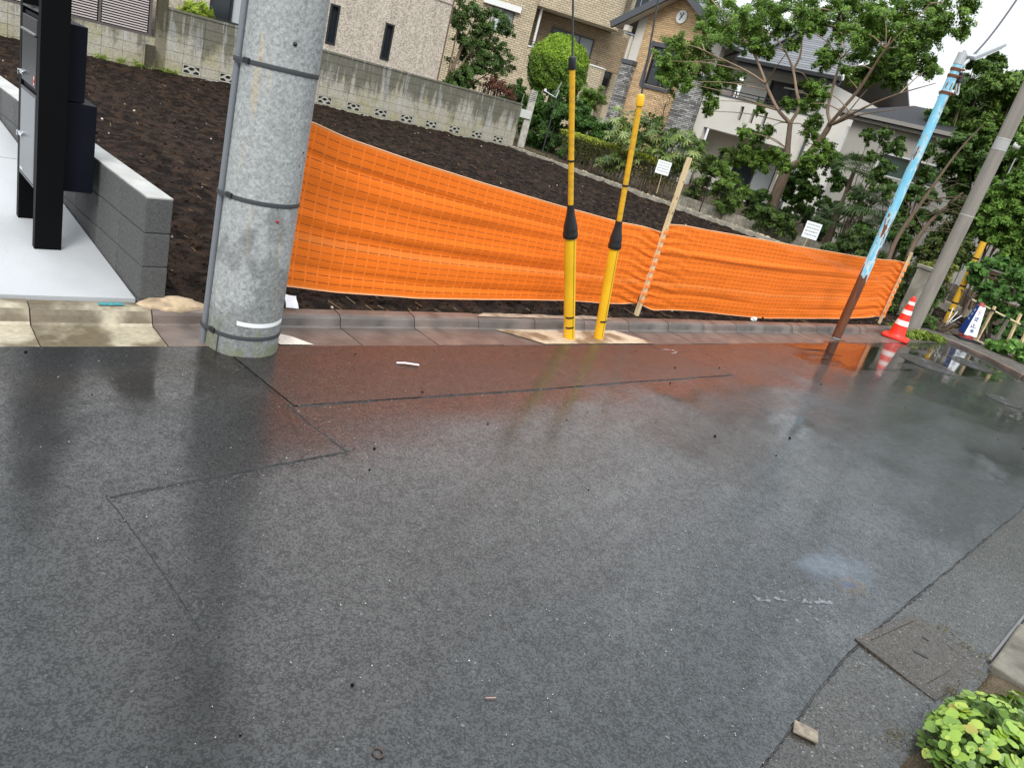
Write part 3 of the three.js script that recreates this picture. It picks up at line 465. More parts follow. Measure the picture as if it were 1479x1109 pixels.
{
  const t = thing('traffic_cone', 'red traffic cone with white bands standing by the grey pole', 'traffic cone', [10.93, 0.0, -4.12], 0.3);
  const red = std([0.72, 0.03, 0.012], 0.4), white = std([0.8, 0.79, 0.77], 0.35), R = (y) => mix(0.118, 0.03, y / 0.6);
  const base = new THREE.Shape(); base.moveTo(-0.17, -0.2); for (const [x, y] of [[0.17, -0.2], [0.2, -0.17], [0.2, 0.17], [0.17, 0.2], [-0.17, 0.2], [-0.2, 0.17], [-0.2, -0.17]]) base.lineTo(x, y);
  obj('base', plate(base, 0.022, 0.005).rotateX(-Math.PI / 2).scale(0.86, 1, 0.86).translate(0, 0.006, 0), red, t);
  const segs = [[0.03, 0.2, red], [0.2, 0.27, white], [0.27, 0.36, red], [0.36, 0.42, white], [0.42, 0.5, red], [0.5, 0.545, white], [0.545, 0.6, red]];
  for (const [a, b, m] of segs) obj(m === red ? 'cone_body' : 'reflective_band', new THREE.LatheGeometry([[a < 0.05 ? 0.14 : R(a) + (m === white ? 0.0015 : 0), a], ...(a < 0.05 ? [[R(0.06) + 0.01, 0.045], [R(0.08), 0.08]] : []), [R(b) + (m === white ? 0.0015 : 0), b], ...(b === 0.6 ? [[0.022, 0.612], [0.001, 0.614]] : [])].map((q) => new THREE.Vector2(...q)), 28), m, t);
}
{
  // hand-drawn strokes for the sign's lettering (no such glyphs in the fonts at hand)
  const glyph = { kin: [[.05, .2, .45, .2], [.25, .05, .25, .48], [.25, .22, .05, .42], [.25, .22, .42, .36], [.55, .2, .95, .2], [.75, .05, .75, .48], [.75, .22, .56, .4], [.75, .22, .95, .42], [.25, .57, .75, .57], [.1, .7, .9, .7], [.5, .7, .5, .97], [.3, .78, .15, .92], [.7, .78, .85, .92]], shi: [[.5, .08, .5, .9], [.5, .45, .82, .45], [.22, .45, .22, .9], [.05, .9, .95, .9]], sha: [[.15, .15, .85, .15], [.22, .3, .78, .3], [.22, .46, .78, .46], [.22, .62, .78, .62], [.22, .3, .22, .62], [.78, .3, .78, .62], [.08, .78, .92, .78], [.5, .03, .5, .97]] };
  const face = canvasTex(256, 768, (c, w, h) => { c.fillStyle = '#e9ebee'; c.fillRect(0, 0, w, h); c.strokeStyle = '#c04a52'; c.lineWidth = 13; c.beginPath(); c.arc(128, 150, 62, 0, 7); c.stroke(); c.beginPath(); c.moveTo(84, 106); c.lineTo(172, 194); c.stroke(); c.fillStyle = '#55659a'; c.fillRect(104, 132, 48, 34); c.fillRect(98, 168, 14, 16); c.fillRect(144, 168, 14, 16);
    c.strokeStyle = '#26366e'; const put = (g, x, y, s, lw) => { c.lineWidth = lw; for (const [a, b, d, e] of glyph[g]) { c.beginPath(); c.moveTo(x + a * s, y + b * s); c.lineTo(x + d * s, y + e * s); c.stroke(); } };
    put('kin', 62, 270, 132, 15); put('shi', 62, 430, 132, 17); put('sha', 78, 590, 100, 11); });
  const side = canvasTex(256, 768, (c, w, h) => { c.fillStyle = '#1d3f86'; c.fillRect(0, 0, w, h); c.strokeStyle = '#e6ebf4'; const put = (g, x, y, s, lw) => { c.lineWidth = lw; for (const [a, b, d, e] of glyph[g]) { c.beginPath(); c.moveTo(x + a * s, y + b * s); c.lineTo(x + d * s, y + e * s); c.stroke(); } }; put('sha', 84, 90, 86, 11); put('kin', 84, 200, 86, 10); put('shi', 84, 310, 86, 12); });
  const t = thing('sign_pylon', 'white and blue no parking pylon with red tip beside the wooden fence', 'sign', [13.3, 0.03, -4.02], -0.75);
  const m1 = std(0xffffff, 0.4, { map: face, side: THREE.DoubleSide }), m2 = std(0xffffff, 0.4, { map: side, side: THREE.DoubleSide });
  const panel = (rot) => { const g = new THREE.BufferGeometry(), a = 0.105, b = 0.05; g.setAttribute('position', new THREE.Float32BufferAttribute([-a, 0.08, a, a, 0.08, a, b, 0.56, b, -b, 0.56, b], 3)); g.setAttribute('uv', new THREE.Float32BufferAttribute([0, 0, 1, 0, 1, 1, 0, 1], 2)); g.setIndex([0, 1, 2, 0, 2, 3]); g.computeVertexNormals(); return g.rotateY(rot); };
  for (let i = 0; i < 4; i++) obj(i % 2 ? 'blue_panel' : 'white_panel', panel(i * Math.PI / 2), i % 2 ? m2 : m1, t);
  const rd = std([0.3, 0.03, 0.03], 0.5);
  obj('tip', new THREE.LatheGeometry([[0.055, 0.555], [0.04, 0.58], [0.03, 0.61], [0.001, 0.62]].map((q) => new THREE.Vector2(...q)), 18), rd, t);
  obj('skirt', new THREE.LatheGeometry([[0.115, 0.03], [0.11, 0.085], [0.1, 0.09]].map((q) => new THREE.Vector2(...q)), 20), rd, t);
  obj('base', rbx(0.36, 0.03, 0.36, 0.008, 0, 0.015, 0), std([0.02, 0.02, 0.022], 0.6), t);
}
// ---------- weathered block wall at the back of the lot ----------
const ZB = -18.4;
const stainMap = tex(2048, 512, (u, v) => {          // 12 m x 1.6 m: mould runs down from the coping in ragged tongues
  const y = v * 1.6, tongue = fb(u, v * 0.012, 128, 3, 151), n = fb(u, v * 0.05 + 0.2, 64, 4, 152), rag = fb(u, v * 0.13, 160, 2, 156), mould = sm(0.42, 0.68, n * 0.3 + tongue * 0.45 + rag * 0.15 + sm(0.3, 1.4, y) * 0.44 - 0.1), white = sm(0.6, 0.72, fb(u + 0.31, v * 0.012, 150, 3, 153)) * sm(0.3, 0.7, y);
  const algae = sm(0.5, 0.72, fb(u, v * 0.13, 40, 4, 154) + sm(0.5, 0.05, y) * 0.2), k = 0.8 + 0.4 * tn(u, v * 0.2, 512, 155);
  let c = [0.40, 0.37, 0.30]; c = c.map((q, i) => mix(q, [0.34, 0.31, 0.17][i], algae * 0.6)); c = c.map((q, i) => mix(q, [0.115, 0.11, 0.085][i], mould * 0.85)); return c.map((q, i) => mix(q, 0.5, white * 0.35) * k);
}, { color: true });
stainMap.repeat.set(1 / 12, 1 / 1.6);
M.wallBlock = std(0xffffff, 0.9, { map: stainMap, bumpMap: resized(grain, 0.2, 0.2), bumpScale: 0.003 });
M.ventConcrete = std(0xffffff, 0.9, { map: tinted([0.42, 0.4, 0.34], 0.3, 10, 5, 157, { size: [0.9, 0.9] }) });
function wallUV(g, x, y) { const p = g.attributes.position, uv = new Float32Array(p.count * 2); for (let i = 0; i < p.count; i++) { uv[i * 2] = p.getX(i) + p.getZ(i) + x; uv[i * 2 + 1] = p.getY(i) + y; } g.setAttribute('uv', new THREE.BufferAttribute(uv, 2)); return g; }
function ventShape() { const s = new THREE.Shape(); s.moveTo(-0.195, -0.095); s.lineTo(0.195, -0.095); s.lineTo(0.195, 0.095); s.lineTo(-0.195, 0.095); s.closePath();
  const hole = (p) => { const h = new THREE.Path(); p.forEach(([x, y], i) => (i ? h.lineTo(x, y) : h.moveTo(x, y))); h.closePath(); s.holes.push(h); };
  hole([[-0.17, 0.075], [-0.17, 0.0], [-0.09, 0.045], [-0.05, 0.075]]); hole([[0.17, 0.075], [0.05, 0.075], [0.09, 0.045], [0.17, 0.0]]); hole([[-0.05, 0.045], [-0.065, 0.01], [0, -0.015], [0.065, 0.01], [0.05, 0.045], [0, 0.06]]); hole([[-0.165, -0.03], [-0.165, -0.075], [-0.04, -0.075], [-0.045, -0.045], [-0.1, -0.01]]); hole([[0.165, -0.03], [0.1, -0.01], [0.045, -0.045], [0.04, -0.075], [0.165, -0.075]]); return s; }
function backWall(name, label, x0, cols, y0, rows, vents, matShift) {
  const t = thing(name, label, 'wall', [x0, 0, ZB]);
  obj('mortar_core', wallUV(bx(cols * 0.4, rows * 0.2 - 0.004, 0.1, cols * 0.2, y0 + rows * 0.1, -0.052), x0, 0), std([0.13, 0.12, 0.095], 0.95), t);
  const vg = ventShape();
  for (let c = 0; c < cols; c++) for (let k = 0; k < rows; k++) {
    const x = c * 0.4 + 0.2, y = y0 + k * 0.2 + 0.1, v = vents(c, k), jz = ((c * 7 + k * 13) % 5) * 0.0008;
    if (v) { obj('vent_block', wallUV(plate(vg, 0.05), x0 + x, y), M.ventConcrete, t).position.set(x, y, -0.038 + jz); obj('vent_back', bx(0.36, 0.16, 0.004, x, y, 0.002), std([0.02, 0.02, 0.018], 0.95), t); }
    else { const b = obj('block', wallUV(bx(0.393, 0.193, 0.06), x0 + x + matShift, y), M.wallBlock, t); b.position.set(x, y, -0.018 + jz); }
  }
  return t;
}
{
  const t = backWall('back_wall', 'tall stained concrete block wall with fan vents at the back of the lot', 4.95, 25, 0.02, 7, (c, k) => (k === 1 && c % 2 === 1) || (k === 0 && c % 2 === 0 && c > 1), 0);
  const cp = obj('coping', wallUV(bx(10.0, 0.045, 0.14, 5.0, 1.443, -0.04), 4.95, 0), M.wallBlock, t);
  const u = backWall('low_wall', 'low pale block wall under the louvred fence', -1.05, 15, 0.0, 4, () => false, 3.3);
  const p = thing('wall_pier', 'slim stained concrete pier between the tall wall and the louvred fence', 'pier', [4.83, 0, ZB]);
  obj('shaft', wallUV(bx(0.2, 1.9, 0.16, 0.03, 0.95, -0.03), 5.2, 0), std([0.5, 0.48, 0.42], 0.9, { map: stainMap }), p);
  const br = obj('buttress', wallUV(bx(0.16, 0.62, 0.22, -0.17, 0.33, 0.09), 2.2, 0.7), std([0.42, 0.4, 0.36], 0.9, { map: stainMap }), p);
  // louvred fence standing on the low wall
  const f = thing('louvre_fence', 'brown metal louvred fence on the low pale block wall', 'fence', [-1.05, 0.82, ZB]);
  const slatM = std([0.36, 0.31, 0.30], 0.5), fr = std([0.10, 0.085, 0.08], 0.5), sg = bx(0.86, 0.028, 0.01, 0, 0, 0, 0, 0, -0.5);
  for (let k = 0; k <= 6; k++) obj('fence_post', bx(0.045, 1.25, 0.05, k * 0.945 + 0.02, 0.6, -0.02), fr, f);
  obj('bottom_rail', bx(5.75, 0.05, 0.06, 2.87, 0.0, -0.02), fr, f); obj('top_rail', bx(5.75, 0.04, 0.06, 2.87, 1.24, -0.02), fr, f);
  obj('backing', bx(5.7, 1.2, 0.01, 2.86, 0.62, -0.06), std([0.02, 0.018, 0.018], 0.9), f);
  for (let k = 0; k < 6; k++) for (let i = 0; i < 24; i++) obj('slat', sg, slatM, f).position.set(k * 0.945 + 0.49, 0.055 + i * 0.049, -0.01);
}
// ---------- windows ----------
M.glass = new THREE.MeshPhysicalMaterial({ color: lin(0.02, 0.024, 0.028), roughness: 0.06, specularIntensity: 1, ior: 1.6 });
M.glassGreen = new THREE.MeshPhysicalMaterial({ color: lin(0.03, 0.055, 0.04), roughness: 0.12, ior: 1.55 });
M.dkFrame = std([0.018, 0.019, 0.022], 0.4); M.greyFrame = std([0.09, 0.095, 0.105], 0.5); M.whiteFrame = std([0.7, 0.7, 0.68], 0.5);
function windowPart(parent, x, y, w, h, z, { frame = M.dkFrame, pane = M.glass, mull = 0, bars = 0, fw = 0.05, depth = 0.08, blind } = {}) {
  const g = [bx(fw, h, depth, x - w / 2 + fw / 2, y, z), bx(fw, h, depth, x + w / 2 - fw / 2, y, z), bx(w - 2 * fw, fw, depth, x, y + h / 2 - fw / 2, z), bx(w - 2 * fw, fw, depth, x, y - h / 2 + fw / 2, z)];
  for (let i = 1; i <= mull; i++) g.push(bx(fw * 0.8, h - 2 * fw, depth * 0.8, x - w / 2 + w * i / (mull + 1), y, z));
  for (let i = 1; i <= bars; i++) g.push(bx(w - 2 * fw, fw * 0.6, depth * 0.7, x, y - h / 2 + h * i / (bars + 1), z));
  const m = obj('window', g, frame, parent);
  for (let i = 0; i <= mull; i++) { const pw = (w - 2 * fw) / (mull + 1); obj('pane', bx(pw - 0.002, h - 2 * fw, 0.012, x - (w - 2 * fw) / 2 + pw * (i + 0.5), y, z - 0.015), blind?.[i] ?? pane, m); }
  return m;
}
function wallWithHoles(w0, w1, h0, h1, holes, depth) { const s = new THREE.Shape(); s.moveTo(w0, h0); s.lineTo(w1, h0); s.lineTo(w1, h1); s.lineTo(w0, h1); s.closePath(); for (const [x0, x1, y0, y1] of holes) { const p = new THREE.Path(); p.moveTo(x0, y0); p.lineTo(x0, y1); p.lineTo(x1, y1); p.lineTo(x1, y0); p.closePath(); s.holes.push(p); } return muv(plate(s, depth).translate(0, 0, -depth)); }
// ---------- beige stucco house ----------
{
  const t = thing('stucco_house', 'beige rough stucco house with narrow slit windows behind the block wall', 'house', [0, 0, -19.0]);
  const map = tex(1024, 1024, (u, v) => { const c = fb(u, v, 90, 3, 161), s = fb(u, v * 0.08, 30, 4, 162), k = mix(0.72, 1.12, sm(0.3, 0.62, c)) * (0.86 + 0.28 * s); return [0.50 * k, 0.435 * k, 0.36 * k]; }, { color: true, size: [2.6, 2.6] });
  const m = std(0xffffff, 0.9, { map, bumpMap: resized(tex(512, 512, (u, v) => fb(u, v, 48, 3, 163)), 1.2, 1.2), bumpScale: 0.012 });
  const H = [[10.36, 10.62, 1.60, 2.49], [8.8, 9.06, 1.61, 2.53], [5.98, 6.98, 1.44, 3.5]];
  obj('front_wall', wallWithHoles(1.5, 12.22, -0.1, 7.2, H, 0.16), m, t);
  obj('side_wall', [bx(0.15, 7.3, 8, 12.142, 3.55, -4.165), bx(10.5, 7.3, 0.1, 6.8, 3.55, -8.2)], m, t);
  obj('downpipe', cyl(0.03, 0.03, 7, 12.30, 0, -0.1, 10), std([0.2, 0.13, 0.1], 0.6), t);
  obj('string_course', bx(10.72, 0.03, 0.02, 6.86, 3.42, 0.012), std([0.4, 0.34, 0.28], 0.9), t);
  for (const [a, b, c, d] of H.slice(0, 2)) windowPart(t, (a + b) / 2, (c + d) / 2, b - a, d - c, -0.05, { fw: 0.045, depth: 0.14 });
  windowPart(t, 6.48, 2.47, 1.0, 2.06, -0.06, { mull: 1, fw: 0.06, blind: [M.glass, std([0.42, 0.44, 0.45], 0.5)], bars: 1 });
  obj('roof_parapet', bx(10.9, 0.14, 8.4, 6.8, 7.28, -4.1), M.greyFrame, t);
}
// ---------- tan tiled apartment block ----------
function brickMap(base, mortar, bw, bh, seed, nx, ny, vary) { const tones = Array.from({ length: nx * ny }, (_, i) => rng(seed + i * 17)()); return tex(512, 512, (u, v) => { const row = Math.floor(v * ny), x = u * nx + (row & 1) * 0.5, cx = ((Math.floor(x) % nx) + nx) % nx, fx = x - Math.floor(x), fy = v * ny - row, r = tones[row * nx + cx], joint = fx < 0.035 || fx > 0.965 || fy < 0.1 || fy > 0.9, k = (1 + (r - 0.5) * vary) * (0.9 + 0.2 * fb(u, v, 16, 4, seed)); return (joint ? mortar : base).map((c) => c * k); }, { color: true, size: [bw * nx, bh * ny] }); }
function brickBump(bw, bh, nx, ny) { return tex(512, 512, (u, v) => { const row = Math.floor(v * ny), x = u * nx + (row & 1) * 0.5, fx = x - Math.floor(x), fy = v * ny - row; return fx < 0.035 || fx > 0.965 || fy < 0.1 || fy > 0.9 ? 0 : 1; }, { size: [bw * nx, bh * ny] }); }
{
  const t = thing('apartment_block', 'tan tiled apartment block with a recessed balcony beyond the garden', 'building', [36.25, 0, -33.75], -Math.atan2(0.485, 0.875));
  const Y = (y) => 1.75 + 1.25 * (y - 1.75), S = (s) => s * 1.25;
  const tile = std(0xffffff, 0.7, { map: brickMap([0.47, 0.39, 0.27], [0.16, 0.13, 0.10], 0.34, 0.115, 171, 12, 24, 0.22), bumpMap: brickBump(0.34, 0.115, 12, 24), bumpScale: 0.012 });
  const L = S(-6.02), R = S(-1.95), top = Y(5.55), par = Y(3.78);
  obj('front_wall', wallWithHoles(-22, R, -0.2, 13, [[S(-8.0), S(-6.95), Y(3.95), Y(5.0)], [L, R + 0.01, par, top], [L, R - 0.9, Y(1.2) + 5.0, Y(1.2) + 6.6]].slice(0, 1), 0.0001).scale(1, 1, 1).translate(0, 0, -3.4), std([0.02, 0.02, 0.02], 1), t);
  obj('wall_panel', wallWithHoles(-22, L, -0.2, 13, [[S(-8.0), S(-6.95), Y(3.95), Y(5.0)]], 0.3), tile, t);
  // balcony front: solid parapets that turn back at a chamfered corner
  const turn = (y0, y1, out) => { const s = new THREE.Shape(); const pts = [[L + 0.003, -out], [R - 0.7, -out], [R - 0.25, -out + 0.12], [R, -out + 0.5], [R + 0.1, 3.4], [L + 0.003, 3.4]]; pts.forEach(([x, y], i) => (i ? s.lineTo(x, y) : s.moveTo(x, y))); s.closePath(); return muv(plate(s, y1 - y0).rotateX(-Math.PI / 2).translate(0, y0, 0)); };
  const slabTop = (y0, y1, out) => { const g = turn(y0, y1, out); return g; };
  obj('lower_parapet', slabTop(-0.2, par, 0.0), tile, t);
  obj('upper_storeys', slabTop(top, 13, 0.25), tile, t);
  obj('coping', slabTop(par + 0.003, par + 0.075, 0.05), M.whiteFrame, t);
  obj('recess_wall', [bx(R - L + 1.2, top - par - 0.09, 0.2, (L + R) / 2 + 0.6, (top + par) / 2, -1.75), bx(0.2, top - par - 0.09, 1.6, L - 0.11, (top + par) / 2, -0.9)], std([0.55, 0.5, 0.46], 0.8, { map: tile.map }), t);
  windowPart(t, S(-3.75), (Y(5.0) + par) / 2, S(2.2), Y(5.0) - par, -1.62, { mull: 2, blind: [M.glass, std([0.2, 0.21, 0.21], 0.6), std([0.22, 0.23, 0.23], 0.6)], fw: 0.07 });
  obj('drainpipe', cyl(0.075, 0.075, top - par, L + 0.35, par + 0.03, -0.32, 14), M.whiteFrame, t);
  const rl = obj('rail', [bx(R - L - 0.6, 0.04, 0.04, (L + R) / 2 - 0.2, par + 0.34, -0.1), bx(R - L - 0.6, 0.03, 0.03, (L + R) / 2 - 0.2, par + 0.21, -0.1)], M.dkFrame, t);
  for (let i = 0; i < 6; i++) obj('rail_post', bx(0.04, 0.28, 0.04, mix(L + 0.2, R - 0.75, i / 5), par + 0.21, -0.1), M.dkFrame, t);
  const sill = windowPart(t, S(-7.47), Y(4.48), S(1.05), Y(5.0) - Y(3.95), -0.12, { frame: M.greyFrame, mull: 1, blind: [std([0.5, 0.55, 0.56], 0.3), std([0.24, 0.25, 0.26], 0.4)] });
  obj('shutter_box', bx(S(1.75), 0.3, 0.3, S(-7.6), Y(5.13), 0.1), M.whiteFrame, t);
  obj('side_wing', bx(4, 13, 6, R + 2.2, 6.3, -6.5, 0.3), tile, t);
  windowPart(t, R + 1.7, Y(6.7), 1.1, 2.2, -3.1, { frame: std([0.3, 0.36, 0.42], 0.4), mull: 1 });
  const dk = windowPart(t, R + 1.0, Y(4.0), 0.9, 2.1, -3.25, { fw: 0.05 }); obj('canopy', bx(1.0, 0.3, 0.3, R + 1.0, Y(4.9), -3.1), M.whiteFrame, t);
  obj('flat_roof', bx(22, 0.3, 9, -10, 13.15, -4), M.greyFrame, t);
}
// ---------- house with brick gable, stone piers and white balcony wing; faces the lot ----------
{
  const t = thing('gable_house', 'white house with tan brick gable, wall clock, stone piers and slate roof', 'house', [26, 0, -15.6], -Math.atan2(1, 0.1));
  const Y = (y) => 1.75 + 1.3 * (y - 1.75), S = (s) => s * 1.3;
  const brick = std(0xffffff, 0.8, { map: brickMap([0.60, 0.415, 0.235], [0.34, 0.23, 0.14], 0.26, 0.075, 181, 12, 32, 0.35), bumpMap: brickBump(0.26, 0.075, 12, 32), bumpScale: 0.008 });
  const white = std(0xffffff, 0.8, { map: tinted([0.62, 0.585, 0.53], 0.12, 4, 6, 182, { size: [3, 3] }), bumpMap: resized(grain, 0.4, 0.4), bumpScale: 0.002 });
  const stone = std(0xffffff, 0.85, { map: brickMap([0.30, 0.29, 0.28], [0.12, 0.12, 0.12], 0.3, 0.07, 183, 10, 32, 1.1), bumpMap: brickBump(0.3, 0.07, 10, 32), bumpScale: 0.03 });
  const dark = std([0.075, 0.08, 0.09], 0.5), slate = [0.15, 0.17, 0.135].map((k) => std([k, k * 1.01, k * 1.07], 0.55));
  const mid = S(-5.4), eave = Y(4.55), ridge = Y(5.85);
  // gable wall with its window cut out, roofline sloped
  { const s = new THREE.Shape(); const roofY = (x) => ridge - Math.abs(x - mid) * (ridge - eave) / S(2.3); const a = S(-6.68), b = S(-4.2); s.moveTo(a, -0.2); s.lineTo(b, -0.2); s.lineTo(b, roofY(b)); s.lineTo(mid, ridge); s.lineTo(a, roofY(a)); s.closePath();
    const h = new THREE.Path(); [[S(-6.12), Y(3.05)], [S(-6.12), Y(4.2)], [S(-5.1), Y(4.2)], [S(-5.1), Y(3.05)]].forEach(([x, y], i) => (i ? h.lineTo(x, y) : h.moveTo(x, y))); h.closePath(); s.holes.push(h);
    obj('gable_wall', muv(plate(s, 0.3).translate(0, 0, -0.3)), brick, t);
    const sh = (a0, b0) => { const q = new THREE.Shape(); q.moveTo(a0, -0.2); q.lineTo(b0, -0.2); q.lineTo(b0, roofY(b0) - 0.02); q.lineTo(a0, roofY(a0) - 0.02); q.closePath(); return muv(plate(q, 0.3).translate(0, 0, -0.35)); };
    obj('render_strip', sh(S(-7.06), S(-6.685)), white, t); obj('render_strip', sh(S(-4.195), S(-3.7)), white, t);
    windowPart(t, S(-5.61), (Y(3.05) + Y(4.2)) / 2, S(1.02), Y(4.2) - Y(3.05), -0.1, { mull: 1, bars: 1 });
    obj('window_surround', [bx(0.12, Y(4.35) - Y(2.98), 0.06, S(-6.2), Y(3.66), 0.02), bx(0.12, Y(4.35) - Y(2.98), 0.06, S(-5.02), Y(3.66), 0.02), bx(S(1.14), 0.16, 0.06, S(-5.61), Y(4.26), 0.02), bx(S(1.14), 0.12, 0.08, S(-5.61), Y(2.99), 0.03)], dark, t);
    const roofSlab = (x0, y0, x1, y1, z0, z1, th) => { const L = Math.hypot(x1 - x0, y1 - y0); return bx(L, th, z1 - z0, (x0 + x1) / 2, (y0 + y1) / 2 + th / 2, (z0 + z1) / 2, 0, Math.atan2(y1 - y0, x1 - x0)); };
    obj('gable_roof', [roofSlab(S(-7.75), eave - 0.03, mid, ridge, -9, 0.55, 0.12), roofSlab(mid, ridge, S(-3.2), eave - 0.05, -9, 0.55, 0.12)], slate[0], t);
    obj('bargeboard', [roofSlab(S(-7.78), eave - 0.16, mid, ridge - 0.14, 0.5, 0.62, 0.27), roofSlab(mid, ridge - 0.14, S(-3.15), eave - 0.18, 0.5, 0.62, 0.27)], dark, t);
    obj('soffit', [roofSlab(S(-7.7), eave - 0.08, mid, ridge - 0.07, 0.02, 0.5, 0.03)], white, t); obj('gutter_end', bx(0.22, 0.22, 0.3, S(-7.2), eave - 0.02, 0.3), white, t); obj('downpipe', bx(0.08, eave - 0.3, 0.08, S(-7.12), eave / 2 - 0.1, 0.02), white, t); }
  for (const [a, b] of [[-7.06, -6.62], [-4.62, -3.76]]) { const p = obj('stone_pier', bx(S(b - a), Y(3.5), 0.36, S((a + b) / 2), Y(3.5) / 2, 0.1), stone, t); obj('pier_cap', bx(S(b - a) + 0.08, 0.17, 0.44, S((a + b) / 2), Y(3.5) + 0.087, 0.1), dark, p); }
  { const c = obj('wall_clock', new THREE.CylinderGeometry(0.25, 0.25, 0.06, 36).rotateX(Math.PI / 2).translate(S(-5.42), Y(5.15), 0.03), std([0.78, 0.78, 0.76], 0.4), t);
    const k = std([0.02, 0.02, 0.02], 0.5); for (const [x, y, w, h, r] of [[0.03, 0.05, 0.035, 0.17, -0.5], [-0.02, -0.05, 0.025, 0.16, -0.5], [-0.05, 0.09, 0.12, 0.035, -0.5], [0.0, 0.0, 0.11, 0.03, -0.5], [0.06, 0.14, 0.1, 0.03, -0.5], [-0.04, -0.1, 0.08, 0.025, 0.6]]) obj('clock_stroke', bx(w, h, 0.01, S(-5.42) + x, Y(5.15) + y, 0.066, 0, r), k, c); }
  // white wing: balcony parapet flush over a porch
  const a = S(-3.74), b = S(-0.3), pt = Y(3.23), un = Y(2.26);
  const slits = [-2.32, -1.92, -1.52].map((s) => [S(s) - 0.075, S(s) + 0.075, Y(2.68), Y(3.07)]);
  obj('balcony_parapet', wallWithHoles(a, b, un, pt, slits, 0.28), white, t);
  obj('slit_lining', slits.map(([x0, x1, y0, y1]) => bx(x1 - x0 - 0.004, y1 - y0 - 0.004, 0.02, (x0 + x1) / 2, (y0 + y1) / 2, -0.2)), std([0.05, 0.05, 0.05], 0.8), t);
  obj('balcony_coping', bx(b - a + 0.04, 0.05, 0.34, (a + b) / 2, pt + 0.028, -0.14), dark, t);
  obj('porch_pier', bx(S(0.36), un + 0.2, 0.28, a + S(0.18), un / 2 - 0.1, -0.14), white, t); obj('porch_pier', bx(S(0.2), un + 0.2, 0.28, b - S(0.1), un / 2 - 0.1, -0.14), white, t);
  obj('porch_wall', wallWithHoles(a, b, -0.2, un, [[S(-2.5), S(-1.05), 0.35, Y(1.98)]], 0.2).translate(0, 0, -1.2), white, t);
  obj('porch_ceiling', bx(b - a, 0.1, 1.0, (a + b) / 2, un + 0.055, -0.8), white, t);
  windowPart(t, S(-1.775), (0.35 + Y(1.98)) / 2, S(1.45), Y(1.98) - 0.35, -1.3, { mull: 1, blind: [M.glass, std([0.34, 0.37, 0.37], 0.5)], fw: 0.08 });
  obj('shutter_box', bx(S(1.5), 0.18, 0.14, S(-1.775), Y(1.98) + 0.02, -1.15), M.dkFrame, t);
  obj('upper_wall', wallWithHoles(a, b, pt - 0.6, Y(4.45), [[S(-2.2), S(-0.85), pt - 0.4, Y(4.02)], [S(-3.35), S(-3.1), pt - 0.2, Y(4.0)]], 0.2).translate(0, 0, -1.1), white, t);
  windowPart(t, S(-1.525), (pt - 0.4 + Y(4.02)) / 2, S(1.35), Y(4.02) - pt + 0.4, -1.2, { mull: 1, fw: 0.07, pane: std([0.012, 0.014, 0.022], 0.25) });
  obj('balcony_light', bx(0.9, 0.06, 0.05, S(-1.35), Y(3.88), -1.05), std([0.75, 0.78, 0.8], 0.3), t);
  const rl = obj('rail', [bx(b - a - 0.3, 0.04, 0.04, (a + b) / 2, pt + 0.26, -0.14), bx(b - a - 0.3, 0.03, 0.03, (a + b) / 2, pt + 0.15, -0.14)], M.dkFrame, t);
  for (let i = 0; i < 5; i++) obj('rail_post', bx(0.04, 0.22, 0.04, mix(a + 0.3, b - 0.2, i / 4), pt + 0.15, -0.14), M.dkFrame, t);
  obj('side_wall', bx(0.25, Y(4.3), 7, b - 0.13, Y(4.3) / 2 - 0.1, -3.8), white, t);
  obj('side_downpipe', cyl(0.05, 0.05, Y(4.2), b + 0.07, 0, -0.5, 10), dark, t);
  // slate roof of the wing in real courses
  const n = 22, x0 = S(-2.9), x1 = S(0.35), e0 = Y(4.3), e1 = Y(5.95), z0 = 0.35, z1 = -S(2.6);
  obj('eaves_gutter', [bx(x1 - x0, 0.12, 0.14, (x0 + x1) / 2, e0 - 0.06, z0 + 0.06), bx(x1 - x0, 0.2, 0.05, (x0 + x1) / 2, e0 - 0.15, z0 - 0.08)], M.dkFrame, t);
  const roof = obj('roof_deck', muv(new THREE.BufferGeometry().setFromPoints([]).copy(bx(x1 - x0, 0.06, Math.hypot(z1 - z0, e1 - e0), (x0 + x1) / 2, (e0 + e1) / 2 - 0.06, (z0 + z1) / 2, 0, 0, -Math.atan2(e1 - e0, z0 - z1) * -1))), slate[0], t);
  const cg = bx(x1 - x0, 0.025, 0.26, 0, 0, 0, 0, 0, Math.atan2(e1 - e0, z0 - z1) - 0.06);
  for (let i = 0; i < n; i++) obj('slate_course', cg, slate[(i * 5) % 3], roof).position.set((x0 + x1) / 2, mix(e0, e1, (i + 0.5) / n) + 0.02, mix(z0, z1, (i + 0.5) / n));
  for (let i = 0; i < 7; i++) obj('snow_guard', bx(0.06, 0.09, 0.03, mix(x0 + 0.4, x1 - 0.3, i / 6), e0 + 0.26 + (i % 2) * 0.15, z0 - 0.45 - (i % 2) * 0.25), M.dkFrame, roof);
  obj('verge_board', bx(0.06, 0.16, Math.hypot(z1 - z0, e1 - e0), x1 + 0.032, (e0 + e1) / 2 - 0.02, (z0 + z1) / 2, 0, 0, Math.atan2(e1 - e0, z0 - z1)), M.whiteFrame, roof);
  obj('rear_roof', bx(x1 - x0, 0.06, 4.6, (x0 + x1) / 2, (e1 + e0) / 2, z1 - 1.9, 0, 0, -Math.atan2(e1 - e0, z0 - z1)), slate[1], roof);
  obj('hip_roof', bx(2.2, 0.06, 3.2, x0 - 0.2, Y(5.1), -1.7, 0, 0.35, Math.atan2(e1 - e0, z0 - z1)), slate[2], t);
}
